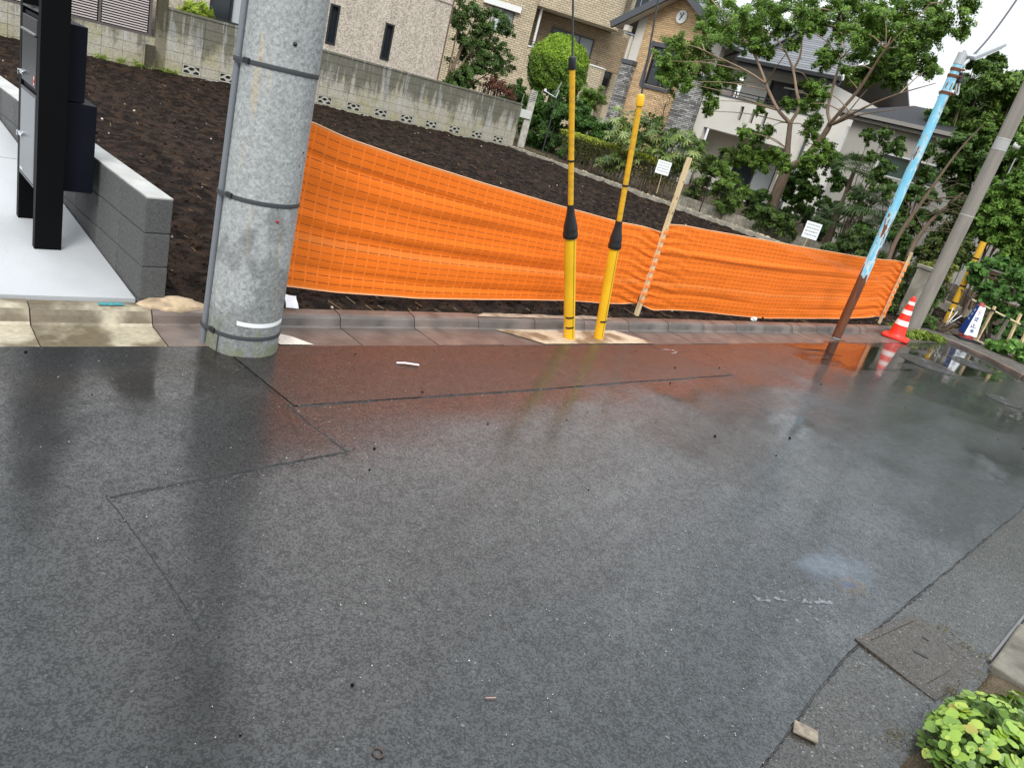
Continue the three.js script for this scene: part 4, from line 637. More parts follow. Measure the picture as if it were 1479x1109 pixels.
// ---------- low grey house at the right ----------
{
  const t = thing('flat_house', 'low grey rendered house with a long dark window behind thin trees', 'house', [21.85, 0, -9.2], -Math.atan2(1, 0.1));
  const Y = (y) => 1.75 + 1.15 * (y - 1.75), S = (s) => s * 1.15;
  const m = std(0xffffff, 0.85, { map: tinted([0.40, 0.375, 0.34], 0.18, 4, 6, 191, { size: [3, 3] }) });
  obj('front_wall', wallWithHoles(S(-2.3), 7, -0.2, Y(3.3), [[S(-1.33), S(0.15), Y(2.2), Y(2.72)]], 0.25), m, t);
  obj('side_wall', bx(0.2, Y(3.3), 6, S(-2.3) + 0.1, Y(3.3) / 2, -3.3), m, t);
  obj('side_trim', bx(0.07, Y(3.1), 0.07, S(-2.34), Y(3.1) / 2, 0.02), M.whiteFrame, t);
  obj('roof_fascia', [bx(9, 0.1, 0.5, 4.4 + S(-2.3) - 0.3, Y(3.41), 0.05), bx(9, 0.08, 0.36, 4.4 + S(-2.3) - 0.3, Y(3.31), 0.02)], std([0.3, 0.28, 0.26], 0.7), t);
  windowPart(t, S(-0.59), (Y(2.2) + Y(2.72)) / 2, S(1.48), Y(2.72) - Y(2.2), -0.06, { frame: M.whiteFrame, pane: M.glassGreen, fw: 0.035, depth: 0.14 });
  obj('pitched_roof', bx(9, 0.1, 5.2, 4.4 + S(-2.3) - 0.3, Y(3.41) + 0.5, -2.55, 0, 0, 0.2), std([0.035, 0.035, 0.038], 0.8), t);
}
// ---------- garden ground and boundary kerb ----------
M.litter = std(0xffffff, 0.95, { map: tinted([0.11, 0.085, 0.055], 0.7, 14, 6, 201, { size: [1.2, 1.2], speck: 0.02, dark: 0.05 }), bumpMap: resized(grain, 0.3, 0.3), bumpScale: 0.02 });
struct('garden_ground', grid(80, 80, (s, t) => { const z = mix(-3, -60, t), x = mix(lotR(Math.max(z, -18.6)) + 0.1, 70, s * s); return [x, 0.12 + (wn(x * 2, z * 2, 205, 3) - 0.5) * 0.08, z]; }), M.litter, 'leaf-strewn garden ground beyond the lot');
struct('back_ground', grid(40, 40, (s, t) => [mix(-20, 15, s), 0.06, mix(-18.55, -60, t)]), M.litter, 'ground behind the block wall');
{ // verge at the bend
  struct('verge', [poly([[11.6, -4.45], [12.5, -4.27], [12.42, -3.4], [12.0, -2.7], [11.9, -1.75], [30, -1.75], [30, -6], [11.6, -6]], 0.03)], std(0xffffff, 0.8, { map: tinted([0.16, 0.145, 0.125], 0.5, 14, 6, 202, { size: [0.9, 0.9], speck: 0.03, dark: 0.05 }), bumpMap: resized(grain, 0.15, 0.15), bumpScale: 0.012 }), 'gravelly verge at the bend');
  const k = thing('edging', 'wet concrete edging strip along the gravelly verge', 'edging', [0, 0, 0]); k.userData.kind = 'structure';
  const pts = [[12.5, -4.3], [12.47, -3.75], [12.36, -3.3], [12.0, -2.72], [11.88, -1.8]];
  for (let i = 0; i + 1 < pts.length; i++) { const [a, b] = [pts[i], pts[i + 1]], L = Math.hypot(b[0] - a[0], b[1] - a[1]); obj('edging_block', rbx(L - 0.006, 0.1, 0.13, 0.012, 0, 0, 0).rotateY(Math.atan2(-(b[1] - a[1]), b[0] - a[0])).translate((a[0] + b[0]) / 2, 0.0, (a[1] + b[1]) / 2), M.gutWet2, k); }
}
M.kerbDry = std(0xffffff, 0.85, { map: tinted([0.34, 0.31, 0.25], 0.5, 8, 6, 206, { size: [0.8, 0.8], dark: 0.03 }), bumpMap: resized(grain, 0.2, 0.2), bumpScale: 0.004 });
{
  const t = thing('boundary_kerb', 'low pale concrete kerb along the far side of the dark soil', 'kerb', [0, 0, 0]); t.userData.kind = 'structure';
  for (let i = 0; i < 17; i++) { const za = -18.5 + i * 0.8, zc = za + 0.4; obj('kerb_block', rbx(0.14, 0.36, 0.792, 0.012).rotateY(0.0725).translate(lotR(zc) + 0.06, 0.06, zc), M.kerbDry, t); }
  scatter('fallen_leaves', new THREE.PlaneGeometry(0.05, 0.035).rotateX(-1.4), std(0xffffff, 0.8, { side: THREE.DoubleSide }), 900, (() => { const r = rng(211); return (o) => { const z = mix(-18.3, -6.5, r()); o.position.set(lotR(z) + 0.02 + r() * 0.9 * r(), 0.25 - r() * 0.06, z); o.position.y = o.position.x < lotR(z) + 0.13 ? 0.246 : 0.19; o.rotation.set(r() * 0.8 - 0.4, r() * 6, r() * 0.8 - 0.4); const s = 0.6 + r(); o.scale.set(s, s, s); }; })(), 'dry leaves blown along the boundary kerb', (() => { const r = rng(212); return (c) => { const k = 0.2 + r() * 0.35; c.setRGB(k, k * 0.78, k * 0.5); }; })());
  const w = thing('garden_wall', 'low grey concrete strip wall carrying the wire mesh fence', 'wall', [0, 0, 0]);
  for (let i = 0; i < 8; i++) obj('wall_block', rbx(0.12, 0.34, 0.895, 0.008).rotateY(0.05).translate(16.62 - (i * 0.9) * -0.03, 0.22, -12.6 + i * 0.9), M.kerbDry, w);
  const f = thing('mesh_fence', 'thin wire mesh fence on dark posts between the lot and garden', 'fence', [16.22, 0.18, -18.2]);
  const dk = std([0.03, 0.028, 0.026], 0.6); const wires = [];
  for (let i = 0; i < 6; i++) obj('fence_post', bar([0, -0.1, i * 2.09], [0, 0.86, i * 2.09], 0.016, 0.014, 8), dk, f);
  for (let i = 0; i < 8; i++) wires.push(bx(0.003, 0.003, 11.4, 0, 0.05 + i * 0.1, 5.7)); for (let i = 0; i < 110; i++) wires.push(bx(0.003, 0.78, 0.003, 0, 0.39, i * 0.104));
  obj('wire_mesh', wires, dk, f);
}
// ---------- foliage ----------
const G = { mid: [0.062, 0.105, 0.024], dark: [0.026, 0.052, 0.016], bright: [0.14, 0.22, 0.028], yellow: [0.27, 0.29, 0.03], deep: [0.034, 0.07, 0.024], olive: [0.075, 0.09, 0.03], rust: [0.10, 0.035, 0.018], lime: [0.21, 0.32, 0.05] };
M.leaf = new THREE.MeshPhysicalMaterial({ color: 0xffffff, vertexColors: true, roughness: 0.6, specularIntensity: 0.35, transmission: 0.35, thickness: 0, side: THREE.DoubleSide });
M.bark = std(0xffffff, 0.85, { map: tex(256, 512, (u, v) => { const k = 0.7 + 0.6 * fb(u, v * 0.3, 24, 4, 221); return [0.20 * k, 0.145 * k, 0.105 * k]; }, { color: true, size: [0.6, 0.8] }), bumpMap: resized(grain, 0.1, 0.4), bumpScale: 0.006 });
M.barkPale = std(0xffffff, 0.8, { map: tex(256, 512, (u, v) => { const k = 0.7 + 0.6 * fb(u, v * 0.3, 30, 4, 223); return [0.33 * k, 0.235 * k, 0.165 * k]; }, { color: true, size: [0.4, 0.6] }), bumpMap: resized(grain, 0.1, 0.4), bumpScale: 0.004 });
function leafGeo(n, seed, sample, { len = 0.09, wid = 0.5, tone = G.mid, tone2 = G.dark, vary = 0.5, up = 0.5, tip } = {}) {
  const r = rng(seed), P = new Float32Array(n * 12), C = new Float32Array(n * 12), I = new Uint32Array(n * 6), a = new THREE.Vector3(), b = new THREE.Vector3(), nn = new THREE.Vector3();
  for (let i = 0; i < n; i++) {
    const s = sample(r), L = len * (0.6 + r() * 0.8), W = L * wid * (0.75 + r() * 0.5);
    nn.set(r() - 0.5 + (s[3] ?? 0) * 0.6, (r() - 0.5) + up, r() - 0.5 + (s[5] ?? 0) * 0.6).normalize();
    a.set(r() - 0.5, r() - 0.75, r() - 0.5); a.addScaledVector(nn, -a.dot(nn)).normalize(); b.crossVectors(nn, a);
    const x = s[0], y = s[1], z = s[2], k = i * 12;
    P.set([x - a.x * L / 2, y - a.y * L / 2, z - a.z * L / 2, x + b.x * W / 2 - nn.x * L * 0.08, y + b.y * W / 2 - nn.y * L * 0.08, z + b.z * W / 2 - nn.z * L * 0.08, x + a.x * L / 2 - nn.x * L * 0.14, y + a.y * L / 2 - nn.y * L * 0.14, z + a.z * L / 2 - nn.z * L * 0.14, x - b.x * W / 2 - nn.x * L * 0.08, y - b.y * W / 2 - nn.y * L * 0.08, z - b.z * W / 2 - nn.z * L * 0.08], k);
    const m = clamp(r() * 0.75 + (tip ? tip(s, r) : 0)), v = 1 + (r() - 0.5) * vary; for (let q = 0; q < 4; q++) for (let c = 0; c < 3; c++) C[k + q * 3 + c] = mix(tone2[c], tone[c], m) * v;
    I.set([i * 4, i * 4 + 1, i * 4 + 2, i * 4, i * 4 + 2, i * 4 + 3], i * 6);
  }
  const g = new THREE.BufferGeometry(); g.setAttribute('position', new THREE.BufferAttribute(P, 3)); g.setAttribute('color', new THREE.BufferAttribute(C, 3)); g.setIndex(new THREE.BufferAttribute(I, 1)); g.computeVertexNormals(); return g;
}
// clumps: [x, y, z, radius]; leaves sit along short twigs that fan out of each clump, so sprays and gaps form
function clumps(list, seed, { flat = 0.8, sub = 8, spread = 1.05, subR = 0.45, droop = 0.16 } = {}) {
  const r = rng(seed), tw = [], wts = []; let tot = 0;
  for (const [x, y, z, R] of list) for (let i = 0; i < sub * 2.4; i++) {
    let dx, dy, dz, d; do { dx = r() * 2 - 1; dy = r() * 2 - 1; dz = r() * 2 - 1; d = Math.hypot(dx, dy, dz); } while (d > 1 || d < 0.05);
    dx /= d; dy /= d; dz /= d; const L = R * spread * (0.55 + 0.75 * r()), o = R * 0.3, px = x + (r() - 0.5) * o, py = y + (r() - 0.5) * o, pz = z + (r() - 0.5) * o, w = L * (0.4 + r());
    tw.push([px, py, pz, dx * L, dy * L * flat, dz * L, droop * L * (0.3 + r()), 0.16 * subR / 0.45 * R + 0.02, dx, dy, dz]); tot += w; wts.push(tot);
  }
  return (q) => { const t = q() * tot; let lo = 0, hi = wts.length - 1; while (lo < hi) { const m = (lo + hi) >> 1; if (wts[m] < t) lo = m + 1; else hi = m; } const s = tw[lo], k = 0.25 + 0.8 * Math.sqrt(q()), j = s[7] * 2; return [s[0] + s[3] * k + (q() - 0.5) * j, s[1] + s[4] * k - s[6] * k * k + (q() - 0.5) * j * 0.8, s[2] + s[5] * k + (q() - 0.5) * j, s[8], s[9], s[10]]; };
}
function plantGroup(name, label, cat, group) { return thing(name, label, cat, [0, 0, 0], 0, group); }
function stems(list, base, seed, r0, n) { const r = rng(seed); return list.slice(0, n).map(([x, y, z, R], i) => limb([[base[0] + (r() - 0.5) * 0.2, base[1], base[2] + (r() - 0.5) * 0.2], [mix(base[0], x, 0.35) + (r() - 0.5) * 0.2, mix(base[1], y, 0.5), mix(base[2], z, 0.35) + (r() - 0.5) * 0.2], [x, y, z]], r0 * (0.6 + r() * 0.5), r0 * 0.25, 5, 0.2, seed + i)); }

// the big broad-leaved tree beyond the kerb
{
  const L = {"trunk":[[17.2,0.05,-10.5],[17.2,0.63,-10.59],[17.2,1.03,-10.61],[17.2,1.55,-10.6],[17.2,1.76,-10.59]],"ls":[[17.2,1.76,-10.59],[17.2,2.19,-10.77],[17.2,2.77,-10.96]],"l1":[[17.2,2.77,-10.96],[17.09,2.98,-11.32],[16.97,3.38,-11.74],[16.86,3.76,-12.05],[16.74,4.2,-12.48],[16.63,4.47,-12.89],[16.51,4.84,-13.47],[16.4,5.24,-14.13]],"l2":[[16.9,3.51,-11.83],[16.7,3.67,-12.32],[16.5,3.79,-12.88],[16.3,3.91,-13.5]],"m1":[[17.2,2.77,-10.96],[17.4,3.18,-11.01],[17.6,3.52,-11.36],[17.8,4.01,-11.81],[18.0,4.43,-12.35],[18.2,4.74,-12.94],[18.4,4.92,-13.48]],"m2":[[17.8,4.01,-11.81],[18.0,4.4,-11.9],[18.2,4.91,-12.22],[18.4,5.33,-12.65],[18.6,5.77,-13.01]],"rs":[[17.2,1.76,-10.59],[17.23,1.96,-10.34],[17.25,2.37,-10.14],[17.27,2.81,-10.0],[17.3,2.98,-10.0]],"r1":[[17.2,2.97,-9.94],[17.3,3.23,-10.19],[17.4,3.85,-10.36],[17.5,4.4,-10.49],[17.6,4.93,-10.75],[17.7,5.38,-11.03],[17.8,5.85,-11.12]],"r2":[[17.2,2.97,-9.94],[17.03,3.26,-9.71],[16.87,3.74,-9.41],[16.7,4.17,-9.2],[16.53,4.58,-8.99],[16.37,4.99,-8.65],[16.2,5.44,-8.28]],"r3":[[17.2,2.95,-9.89],[16.8,3.22,-9.31],[16.4,3.5,-8.67],[16.0,3.71,-8.04],[15.6,3.95,-7.25]],"r4":[[17.2,2.95,-9.86],[16.87,3.2,-9.25],[16.53,3.4,-8.44],[16.2,3.56,-7.69]],"r5":[[17.2,2.97,-9.88],[17.43,3.3,-9.76],[17.67,3.69,-9.74],[17.9,3.96,-9.75]]};
  const W = { trunk: [0.165, 0.125], ls: [0.08, 0.06], l1: [0.045, 0.011], l2: [0.026, 0.008], m1: [0.045, 0.01], m2: [0.03, 0.01], rs: [0.095, 0.062], r1: [0.04, 0.011], r2: [0.045, 0.011], r3: [0.032, 0.007], r4: [0.02, 0.006], r5: [0.022, 0.007] };
  const C = [[17.94,4.78,-15.0,0.34],[17.24,4.17,-14.6,0.33],[16.69,3.92,-14.84,0.34],[16.13,3.48,-14.55,0.29],[16.92,3.53,-14.61,0.38],[16.98,3.7,-14.12,0.37],[16.11,3.05,-14.22,0.25],[16.12,3.09,-13.64,0.25],[18.4,5.28,-15.05,0.54],[17.57,4.53,-14.22,0.45],[16.56,4.82,-12.96,0.44],[17.04,5.04,-12.86,0.41],[18.34,4.88,-13.54,0.3],[18.15,4.64,-13.75,0.26],[18.03,5.35,-13.11,0.43],[16.94,5.19,-11.75,0.36],[17.18,4.82,-12.17,0.2],[17.62,5.3,-11.72,0.34],[16.15,4.68,-10.77,0.16],[17.33,5.03,-11.24,0.16],[16.65,4.33,-12.21,0.2],[18.11,4.38,-12.93,0.15],[16.15,4.31,-10.95,0.13],[17.63,5.51,-11.07,0.42],[18.09,5.58,-10.79,0.43],[16.55,5.3,-9.41,0.38],[18.15,5.69,-9.75,0.41],[18.09,5.73,-9.18,0.37],[16.04,5.29,-7.67,0.29],[17.7,5.0,-10.96,0.23],[16.0,4.73,-9.52,0.26],[17.21,5.01,-9.8,0.31],[17.05,4.96,-9.25,0.3],[16.49,4.96,-8.54,0.28],[16.78,5.07,-8.27,0.26],[17.93,5.36,-8.26,0.15],[16.76,4.39,-10.36,0.22],[16.36,4.1,-10.18,0.14],[17.68,4.63,-10.15,0.26],[17.08,4.46,-9.27,0.24],[17.92,4.65,-9.33,0.28],[16.57,4.55,-8.23,0.26],[16.77,4.43,-7.97,0.2],[17.92,4.27,-9.32,0.22],[17.22,4.16,-9.53,0.19],[17.22,3.92,-9.67,0.16],[16.57,4.07,-9.67,0.14],[16.03,3.5,-9.81,0.18],[18.24,3.85,-11.51,0.14],[16.21,3.18,-10.11,0.16],[18.03,3.39,-10.97,0.17],[16.88,3.16,-10.98,0.13],[18.28,3.63,-13.86,0.23],[16.96,3.54,-13.37,0.25],[18.25,3.28,-14.53,0.24],[17.33,2.99,-12.01,0.12],[16.58,2.31,-11.72,0.17],[17.78,2.35,-12.12,0.18],[17.62,2.56,-11.78,0.12],[17.64,1.86,-12.03,0.29],[17.11,1.79,-11.21,0.24],[16.53,1.98,-10.51,0.2],[17.54,1.67,-12.32,0.18],[16.26,1.8,-10.07,0.13],[17.66,2.98,-10.58,0.17],[17.52,2.71,-10.57,0.17],[16.9,2.38,-9.69,0.22],[17.92,2.33,-9.94,0.2],[16.47,2.1,-9.58,0.22],[16.94,2.86,-13.23,0.16],[17.92,2.63,-14.06,0.12]];
  const t = plantGroup('garden_tree', 'large spreading broad-leaved tree with pale forked limbs beyond the soil', 'tree');
  obj('trunk', ['trunk', 'ls', 'rs'].map((k, i) => limb(L[k], ...W[k], 10, 0.12, i)), M.bark, t);
  const nodes = Object.values(L).flat(), tw = [];
  C.forEach(([x, y, z, R], i) => { let best, bd = 1e9; for (const q of nodes) { const d = Math.hypot(q[0] - x, q[1] - y, q[2] - z); if (d < bd && q[1] < y + 0.3) { bd = d; best = q; } } if (best) tw.push(limb([best, [mix(best[0], x, 0.5), mix(best[1], y, 0.5) + 0.08, mix(best[2], z, 0.5)], [x, y, z]], 0.016, 0.006, 5, 0.2, i)); });
  obj('limbs', [...Object.keys(L).filter((k) => !['trunk', 'ls', 'rs'].includes(k)).map((k, i) => limb(L[k], ...W[k], 8, 0.15, i + 9)), ...tw], M.barkPale, t);
  obj('crown', leafGeo(150000, 301, clumps(C, 302, { sub: 9, subR: 0.5, spread: 1.3, flat: 0.85 }), { len: 0.07, wid: 0.42, tone: [0.253, 0.408, 0.046], tone2: [0.070, 0.138, 0.025], vary: 0.5, up: 0.6 }), M.leaf, t);
}
function bush(name, label, cat, list, { n, seed, base, leaf, clump, stemN = 0, stemR = 0.02, bark = M.bark, group }) {
  const t = plantGroup(name, label, cat, group);
  if (stemN) obj('stem', stems(list, base, seed, stemR, stemN), bark, t);
  obj('foliage', leafGeo(n, seed, clumps(list, seed + 1, clump), leaf), M.leaf, t); return t;
}
// clipped dome, ivy bank and hedge in front of the apartment block
{
  const t = plantGroup('dome_shrub', 'large clipped dome-shaped evergreen shrub', 'shrub'); const c = [19.5, 2.95, -22.51], R = 1.12;
  obj('stem', [limb([[19.5, 0, -22.5], [19.45, 1, -22.5], [19.5, 2.4, -22.5]], 0.09, 0.06)], M.bark, t);
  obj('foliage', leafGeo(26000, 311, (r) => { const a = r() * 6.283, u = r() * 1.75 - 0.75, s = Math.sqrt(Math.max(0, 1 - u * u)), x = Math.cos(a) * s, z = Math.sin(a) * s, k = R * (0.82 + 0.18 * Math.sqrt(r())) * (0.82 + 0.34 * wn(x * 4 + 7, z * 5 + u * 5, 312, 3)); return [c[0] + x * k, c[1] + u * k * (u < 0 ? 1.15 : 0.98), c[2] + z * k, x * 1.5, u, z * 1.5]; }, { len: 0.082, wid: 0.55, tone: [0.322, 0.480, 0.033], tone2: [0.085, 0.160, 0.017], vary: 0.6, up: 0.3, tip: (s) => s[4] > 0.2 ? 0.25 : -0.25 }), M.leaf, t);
}
bush('ivy_bank', 'dark green bank of climbing foliage below the dome-shaped shrub', 'foliage', [[18.2,0.8,-23.65,0.47],[18.2,1.56,-22.89,0.51],[18.2,1.5,-21.83,0.59],[18.2,1.31,-20.96,0.63],[18.2,1.79,-20.23,0.57],[18.2,1.62,-19.26,0.51],[18.2,1.33,-18.44,0.41],[18.2,0.72,-21.49,0.55],[18.2,0.72,-20.32,0.58],[18.2,0.72,-19.22,0.51],[18.2,0.65,-18.48,0.41],[18.2,1.12,-17.85,0.31],[18.2,0.25,-23.19,0.36],[18.3,0.3,-20.5,0.5],[18.3,0.3,-18.8,0.45]], { n: 52360, seed: 321, base: [18.2, 0, -20.5], leaf: { len: 0.090, wid: 0.75, tone: [0.109, 0.238, 0.034], tone2: [0.036, 0.085, 0.017], up: 0.35 }, clump: { sub: 10, subR: 0.5, flat: 0.95 }, stemN: 6 });
bush('puff_shrub', 'small rounded bright green shrub beside the stone pier', 'shrub', [[19.0,2.28,-19.61,0.38],[19.0,2.39,-20.08,0.29],[19.0,2.1,-19.8,0.3]], { n: 8007, seed: 325, base: [19, 0, -19.8], leaf: { len: 0.057, wid: 0.5, tone: G.lime, tone2: [0.109, 0.208, 0.025], up: 0.6 }, stemN: 3, stemR: 0.03 });
{ // clipped hedge, yellow on top
  const t = plantGroup('hedge', 'low clipped hedge with yellow-green top and bare brown stems along the kerb', 'hedge'); const r0 = rng(331), st = [];
  for (let i = 0; i < 90; i++) { const z = mix(-18.3, -13.6, r0()), x = 16.75 + r0() * 0.5; st.push(bar([x, 0.1, z], [x + (r0() - 0.5) * 0.3, 0.75, z + (r0() - 0.5) * 0.3], 0.011, 0.006, 5)); }
  obj('stem', st, M.bark, t);
  obj('foliage', leafGeo(16000, 332, (r) => { const q = Math.pow(r(), 0.55); return [16.6 + r() * 0.75, 0.28 + q * 0.72 + 0.06 * wn(r() * 9, 3, 1, 2), mix(-18.3, -13.6, r())]; }, { len: 0.049, wid: 0.55, tone: [0.218, 0.246, 0.036], tone2: [0.101, 0.094, 0.043], vary: 0.6, up: 0.5 }), M.leaf, t);
  obj('new_growth', leafGeo(7000, 333, (r) => { const z = mix(-18.3, -13.6, r()); return [16.58 + r() * 0.8, 0.92 + r() * 0.17 + 0.1 * (wn(z * 2, 2, 3, 2) - 0.5), z]; }, { len: 0.053, wid: 0.5, tone: [0.480, 0.480, 0.036], tone2: [0.293, 0.378, 0.025], up: 0.7 }), M.leaf, t);
}
// palmate-leaved shrub: its larger leaves are pieces of their own
{
  const list = [[17.0,1.7,-16.02,0.45],[17.0,1.54,-15.37,0.48],[17.0,1.22,-15.95,0.37],[17.0,1.91,-14.99,0.35],[17.0,1.74,-14.38,0.35],[17.0,1.78,-13.76,0.34],[17.0,1.6,-13.31,0.34],[17.0,1.37,-14.35,0.35],[17.0,1.16,-13.6,0.3],[17.0,1.32,-12.93,0.26],[17.0,1.12,-15.04,0.32],[17.0,0.85,-15.78,0.37],[17.0,0.57,-16.1,0.33]];
  const t = plantGroup('fatsia_shrub', 'glossy shrub with big hand-shaped leaves beside the white house', 'shrub');
  obj('stem', stems(list, [17.05, 0.1, -14.4], 341, 0.022, 10), M.barkPale, t);
  obj('foliage', leafGeo(6500, 342, clumps(list, 343, { sub: 8, subR: 0.4 }), { len: 0.107, wid: 0.4, tone: [0.218, 0.322, 0.048], tone2: [0.055, 0.113, 0.022], up: 0.5 }), M.leaf, t);
  const palm = (R, lobes) => { const P = [0, 0, 0], I = []; for (let i = 0; i < lobes; i++) { const a = (i / (lobes - 1) - 0.5) * 4.3, w = 0.17, b = P.length / 3; P.push(Math.sin(a - w) * R * 0.5, -0.03 * R, Math.cos(a - w) * R * 0.5, Math.sin(a) * R, -0.22 * R, Math.cos(a) * R, Math.sin(a + w) * R * 0.5, -0.03 * R, Math.cos(a + w) * R * 0.5); I.push(0, b, b + 1, 0, b + 1, b + 2); } const g = new THREE.BufferGeometry(); g.setAttribute('position', new THREE.Float32BufferAttribute(P, 3)); g.setIndex(I); g.computeVertexNormals(); return g; };
  const gs = [palm(0.22, 8), palm(0.18, 7), palm(0.26, 9)], ms = [[0.24, 0.33, 0.07], [0.14, 0.22, 0.045], [0.36, 0.42, 0.14], [0.08, 0.14, 0.03]].map((c) => new THREE.MeshPhysicalMaterial({ color: lin(...c), roughness: 0.38, transmission: 0.2, thickness: 0, side: THREE.DoubleSide }));
  const r = rng(345), pick = clumps(list, 346, { sub: 6, subR: 0.4, spread: 1.1 });
  for (let i = 0; i < 230; i++) { const s = pick(r), m = obj('leaf', gs[i % 3], ms[Math.floor(r() * 4)], t); m.position.set(s[0] - 0.28, s[1] + 0.05, s[2]); m.rotation.set((r() - 0.5) * 0.7, r() * 6.3, 0.5 + (r() - 0.5) * 0.8, 'XZY'); }
}
{ // dead twiggy shrub
  const t = plantGroup('dead_shrub', 'leafless dry brown shrub in front of the brick gable', 'shrub'), r = rng(351), g = [], b = [17.6, 0.1, -15.1];
  const top = [17.6, 2.55, -15.35]; g.push(limb([b, [17.6, 1.3, -15.2], top], 0.025, 0.012, 5));
  for (let i = 0; i < 46; i++) { const k = 0.45 + r() * 0.55, p = [mix(b[0], top[0], k), mix(b[1], top[1], k), mix(b[2], top[2], k)], a = r() * 6.3, L = 0.25 + r() * 0.4; g.push(limb([p, [p[0] + Math.cos(a) * L * 0.5, p[1] + L * 0.4, p[2] + Math.sin(a) * L * 0.5], [p[0] + Math.cos(a) * L * 0.8, p[1] + L * (0.5 + r() * 0.5), p[2] + Math.sin(a) * L * 0.8]], 0.007, 0.003, 4, 0, i)); }
  obj('twigs', g, M.barkPale, t);
  obj('dry_leaves', leafGeo(500, 352, (q) => { const a = q() * 6.3, d = q() * 0.55; return [17.6 + Math.cos(a) * d, 1.7 + q() * 1.2, -15.35 + Math.sin(a) * d]; }, { len: 0.057, wid: 0.3, tone: [0.372, 0.287, 0.186], tone2: [0.203, 0.135, 0.085] }), M.leaf, t);
}
bush('border_shrub', 'leafy shrub behind the dark fence post in front of the porch window', 'shrub', [[16.6,1.31,-11.94,0.26],[16.6,1.05,-11.59,0.32],[16.6,0.81,-11.82,0.25],[16.6,0.97,-11.23,0.24],[16.6,0.68,-11.32,0.24],[16.6,0.5,-11.6,0.2]], { n: 12936, seed: 361, base: [16.6, 0.1, -11.5], leaf: { len: 0.061, wid: 0.45, tone: [0.238, 0.360, 0.055], tone2: [0.073, 0.143, 0.025] }, stemN: 5, stemR: 0.012 });
bush('border_shrub', 'round dark leafy shrub at the foot of the large tree', 'shrub', [[16.9,0.87,-11.07,0.24],[16.9,1.06,-10.84,0.22],[16.9,0.69,-10.77,0.19],[16.9,0.5,-10.9,0.2]], { n: 9240, seed: 364, base: [16.9, 0.1, -10.9], leaf: { len: 0.061, wid: 0.55, tone: [0.127, 0.238, 0.036], tone2: [0.047, 0.095, 0.018] }, stemN: 4, stemR: 0.012 });
bush('ivy_thicket', 'dark leafy thicket just behind the large tree trunk', 'shrub', [[18.2,1.55,-10.84,0.32],[18.2,1.86,-10.67,0.26],[18.2,1.26,-10.91,0.25],[18.2,1.2,-10.47,0.25],[18.2,1.51,-10.3,0.25],[18.3,0.8,-10.2,0.35],[18.3,0.7,-9.7,0.35],[18.3,1.2,-9.7,0.3],[18.1,0.6,-10.7,0.3],[18.2,2.2,-10.1,0.25],[18.2,1.8,-9.7,0.25]], { n: 23100, seed: 367, base: [18.2, 0.1, -10.4], leaf: { len: 0.070, wid: 0.6, tone: [0.127, 0.246, 0.031], tone2: [0.036, 0.085, 0.016] }, stemN: 6 });
{ // thin multi-stemmed trees before the low grey house
  const list = [[16.5,2.86,-8.58,0.15],[16.5,2.92,-8.28,0.15],[16.5,2.83,-8.01,0.18],[16.5,2.73,-7.81,0.15],[16.5,2.48,-8.29,0.13],[16.5,2.34,-7.93,0.15],[16.5,2.09,-8.06,0.18],[16.5,1.96,-7.68,0.21],[16.5,1.54,-8.13,0.21],[16.5,1.75,-7.35,0.2],[16.5,2.09,-7.2,0.17],[16.5,2.35,-7.03,0.2],[16.5,1.95,-6.91,0.2],[16.5,2.7,-7.34,0.11],[16.5,2.87,-7.2,0.11],[16.5,1.49,-7.23,0.2],[16.5,1.44,-6.9,0.2],[16.5,1.66,-6.64,0.2]];
  bush('thin_tree', 'sparse thin-stemmed tree in front of the low grey house', 'tree', list.slice(0, 9), { n: 5852, seed: 371, base: [16.6, 0.1, -8.3], leaf: { len: 0.082, wid: 0.45, tone: [0.146, 0.246, 0.043], tone2: [0.047, 0.095, 0.022] }, clump: { sub: 5, subR: 0.5, spread: 1.3 }, stemN: 9, stemR: 0.022 });
  bush('thin_tree', 'leafier dark slender tree between the blue pole and the grey pole', 'tree', [...list.slice(9), [16.2, 1.2, -6.9, 0.25], [16.2, 1.0, -7.5, 0.25], [16.0, 0.9, -6.5, 0.25]], { n: 16015, seed: 374, base: [16.5, 0.1, -7.0], leaf: { len: 0.078, wid: 0.45, tone: [0.127, 0.218, 0.036], tone2: [0.040, 0.085, 0.018] }, clump: { sub: 6, subR: 0.5, spread: 1.25 }, stemN: 12, stemR: 0.03 });
  const t = plantGroup('bare_tree', 'dark leaning tree stems with bare grey twigs beside the grey pole', 'tree'), r = rng(377), g = [];
  g.push(limb([[15.3, 0.1, -6.0], [15.4, 0.9, -6.25], [15.5, 1.5, -6.2], [15.6, 2.2, -5.9]], 0.07, 0.02, 7), limb([[15.4, 0.1, -6.5], [15.4, 1.0, -6.6], [15.5, 1.8, -6.5], [15.6, 2.9, -6.3], [15.6, 3.4, -6.1]], 0.055, 0.012, 7));
  for (let i = 0; i < 18; i++) { const y = 1.1 + r() * 1.1, z = -6.3 + (r() - 0.5) * 0.4, L = 0.3 + r() * 0.7, e = (r() - 0.35) * 1.1, q = r() < 0.7 ? 1 : -0.7; g.push(limb([[15.5, y, z], [15.45, y + e * 0.4 * L + 0.06, z + q * L * 0.5], [15.4, y + e * L + (r() - 0.5) * 0.2, z + q * L]], 0.009, 0.003, 4, 0.2, i)); }
  obj('stem', g, M.bark, t);
}
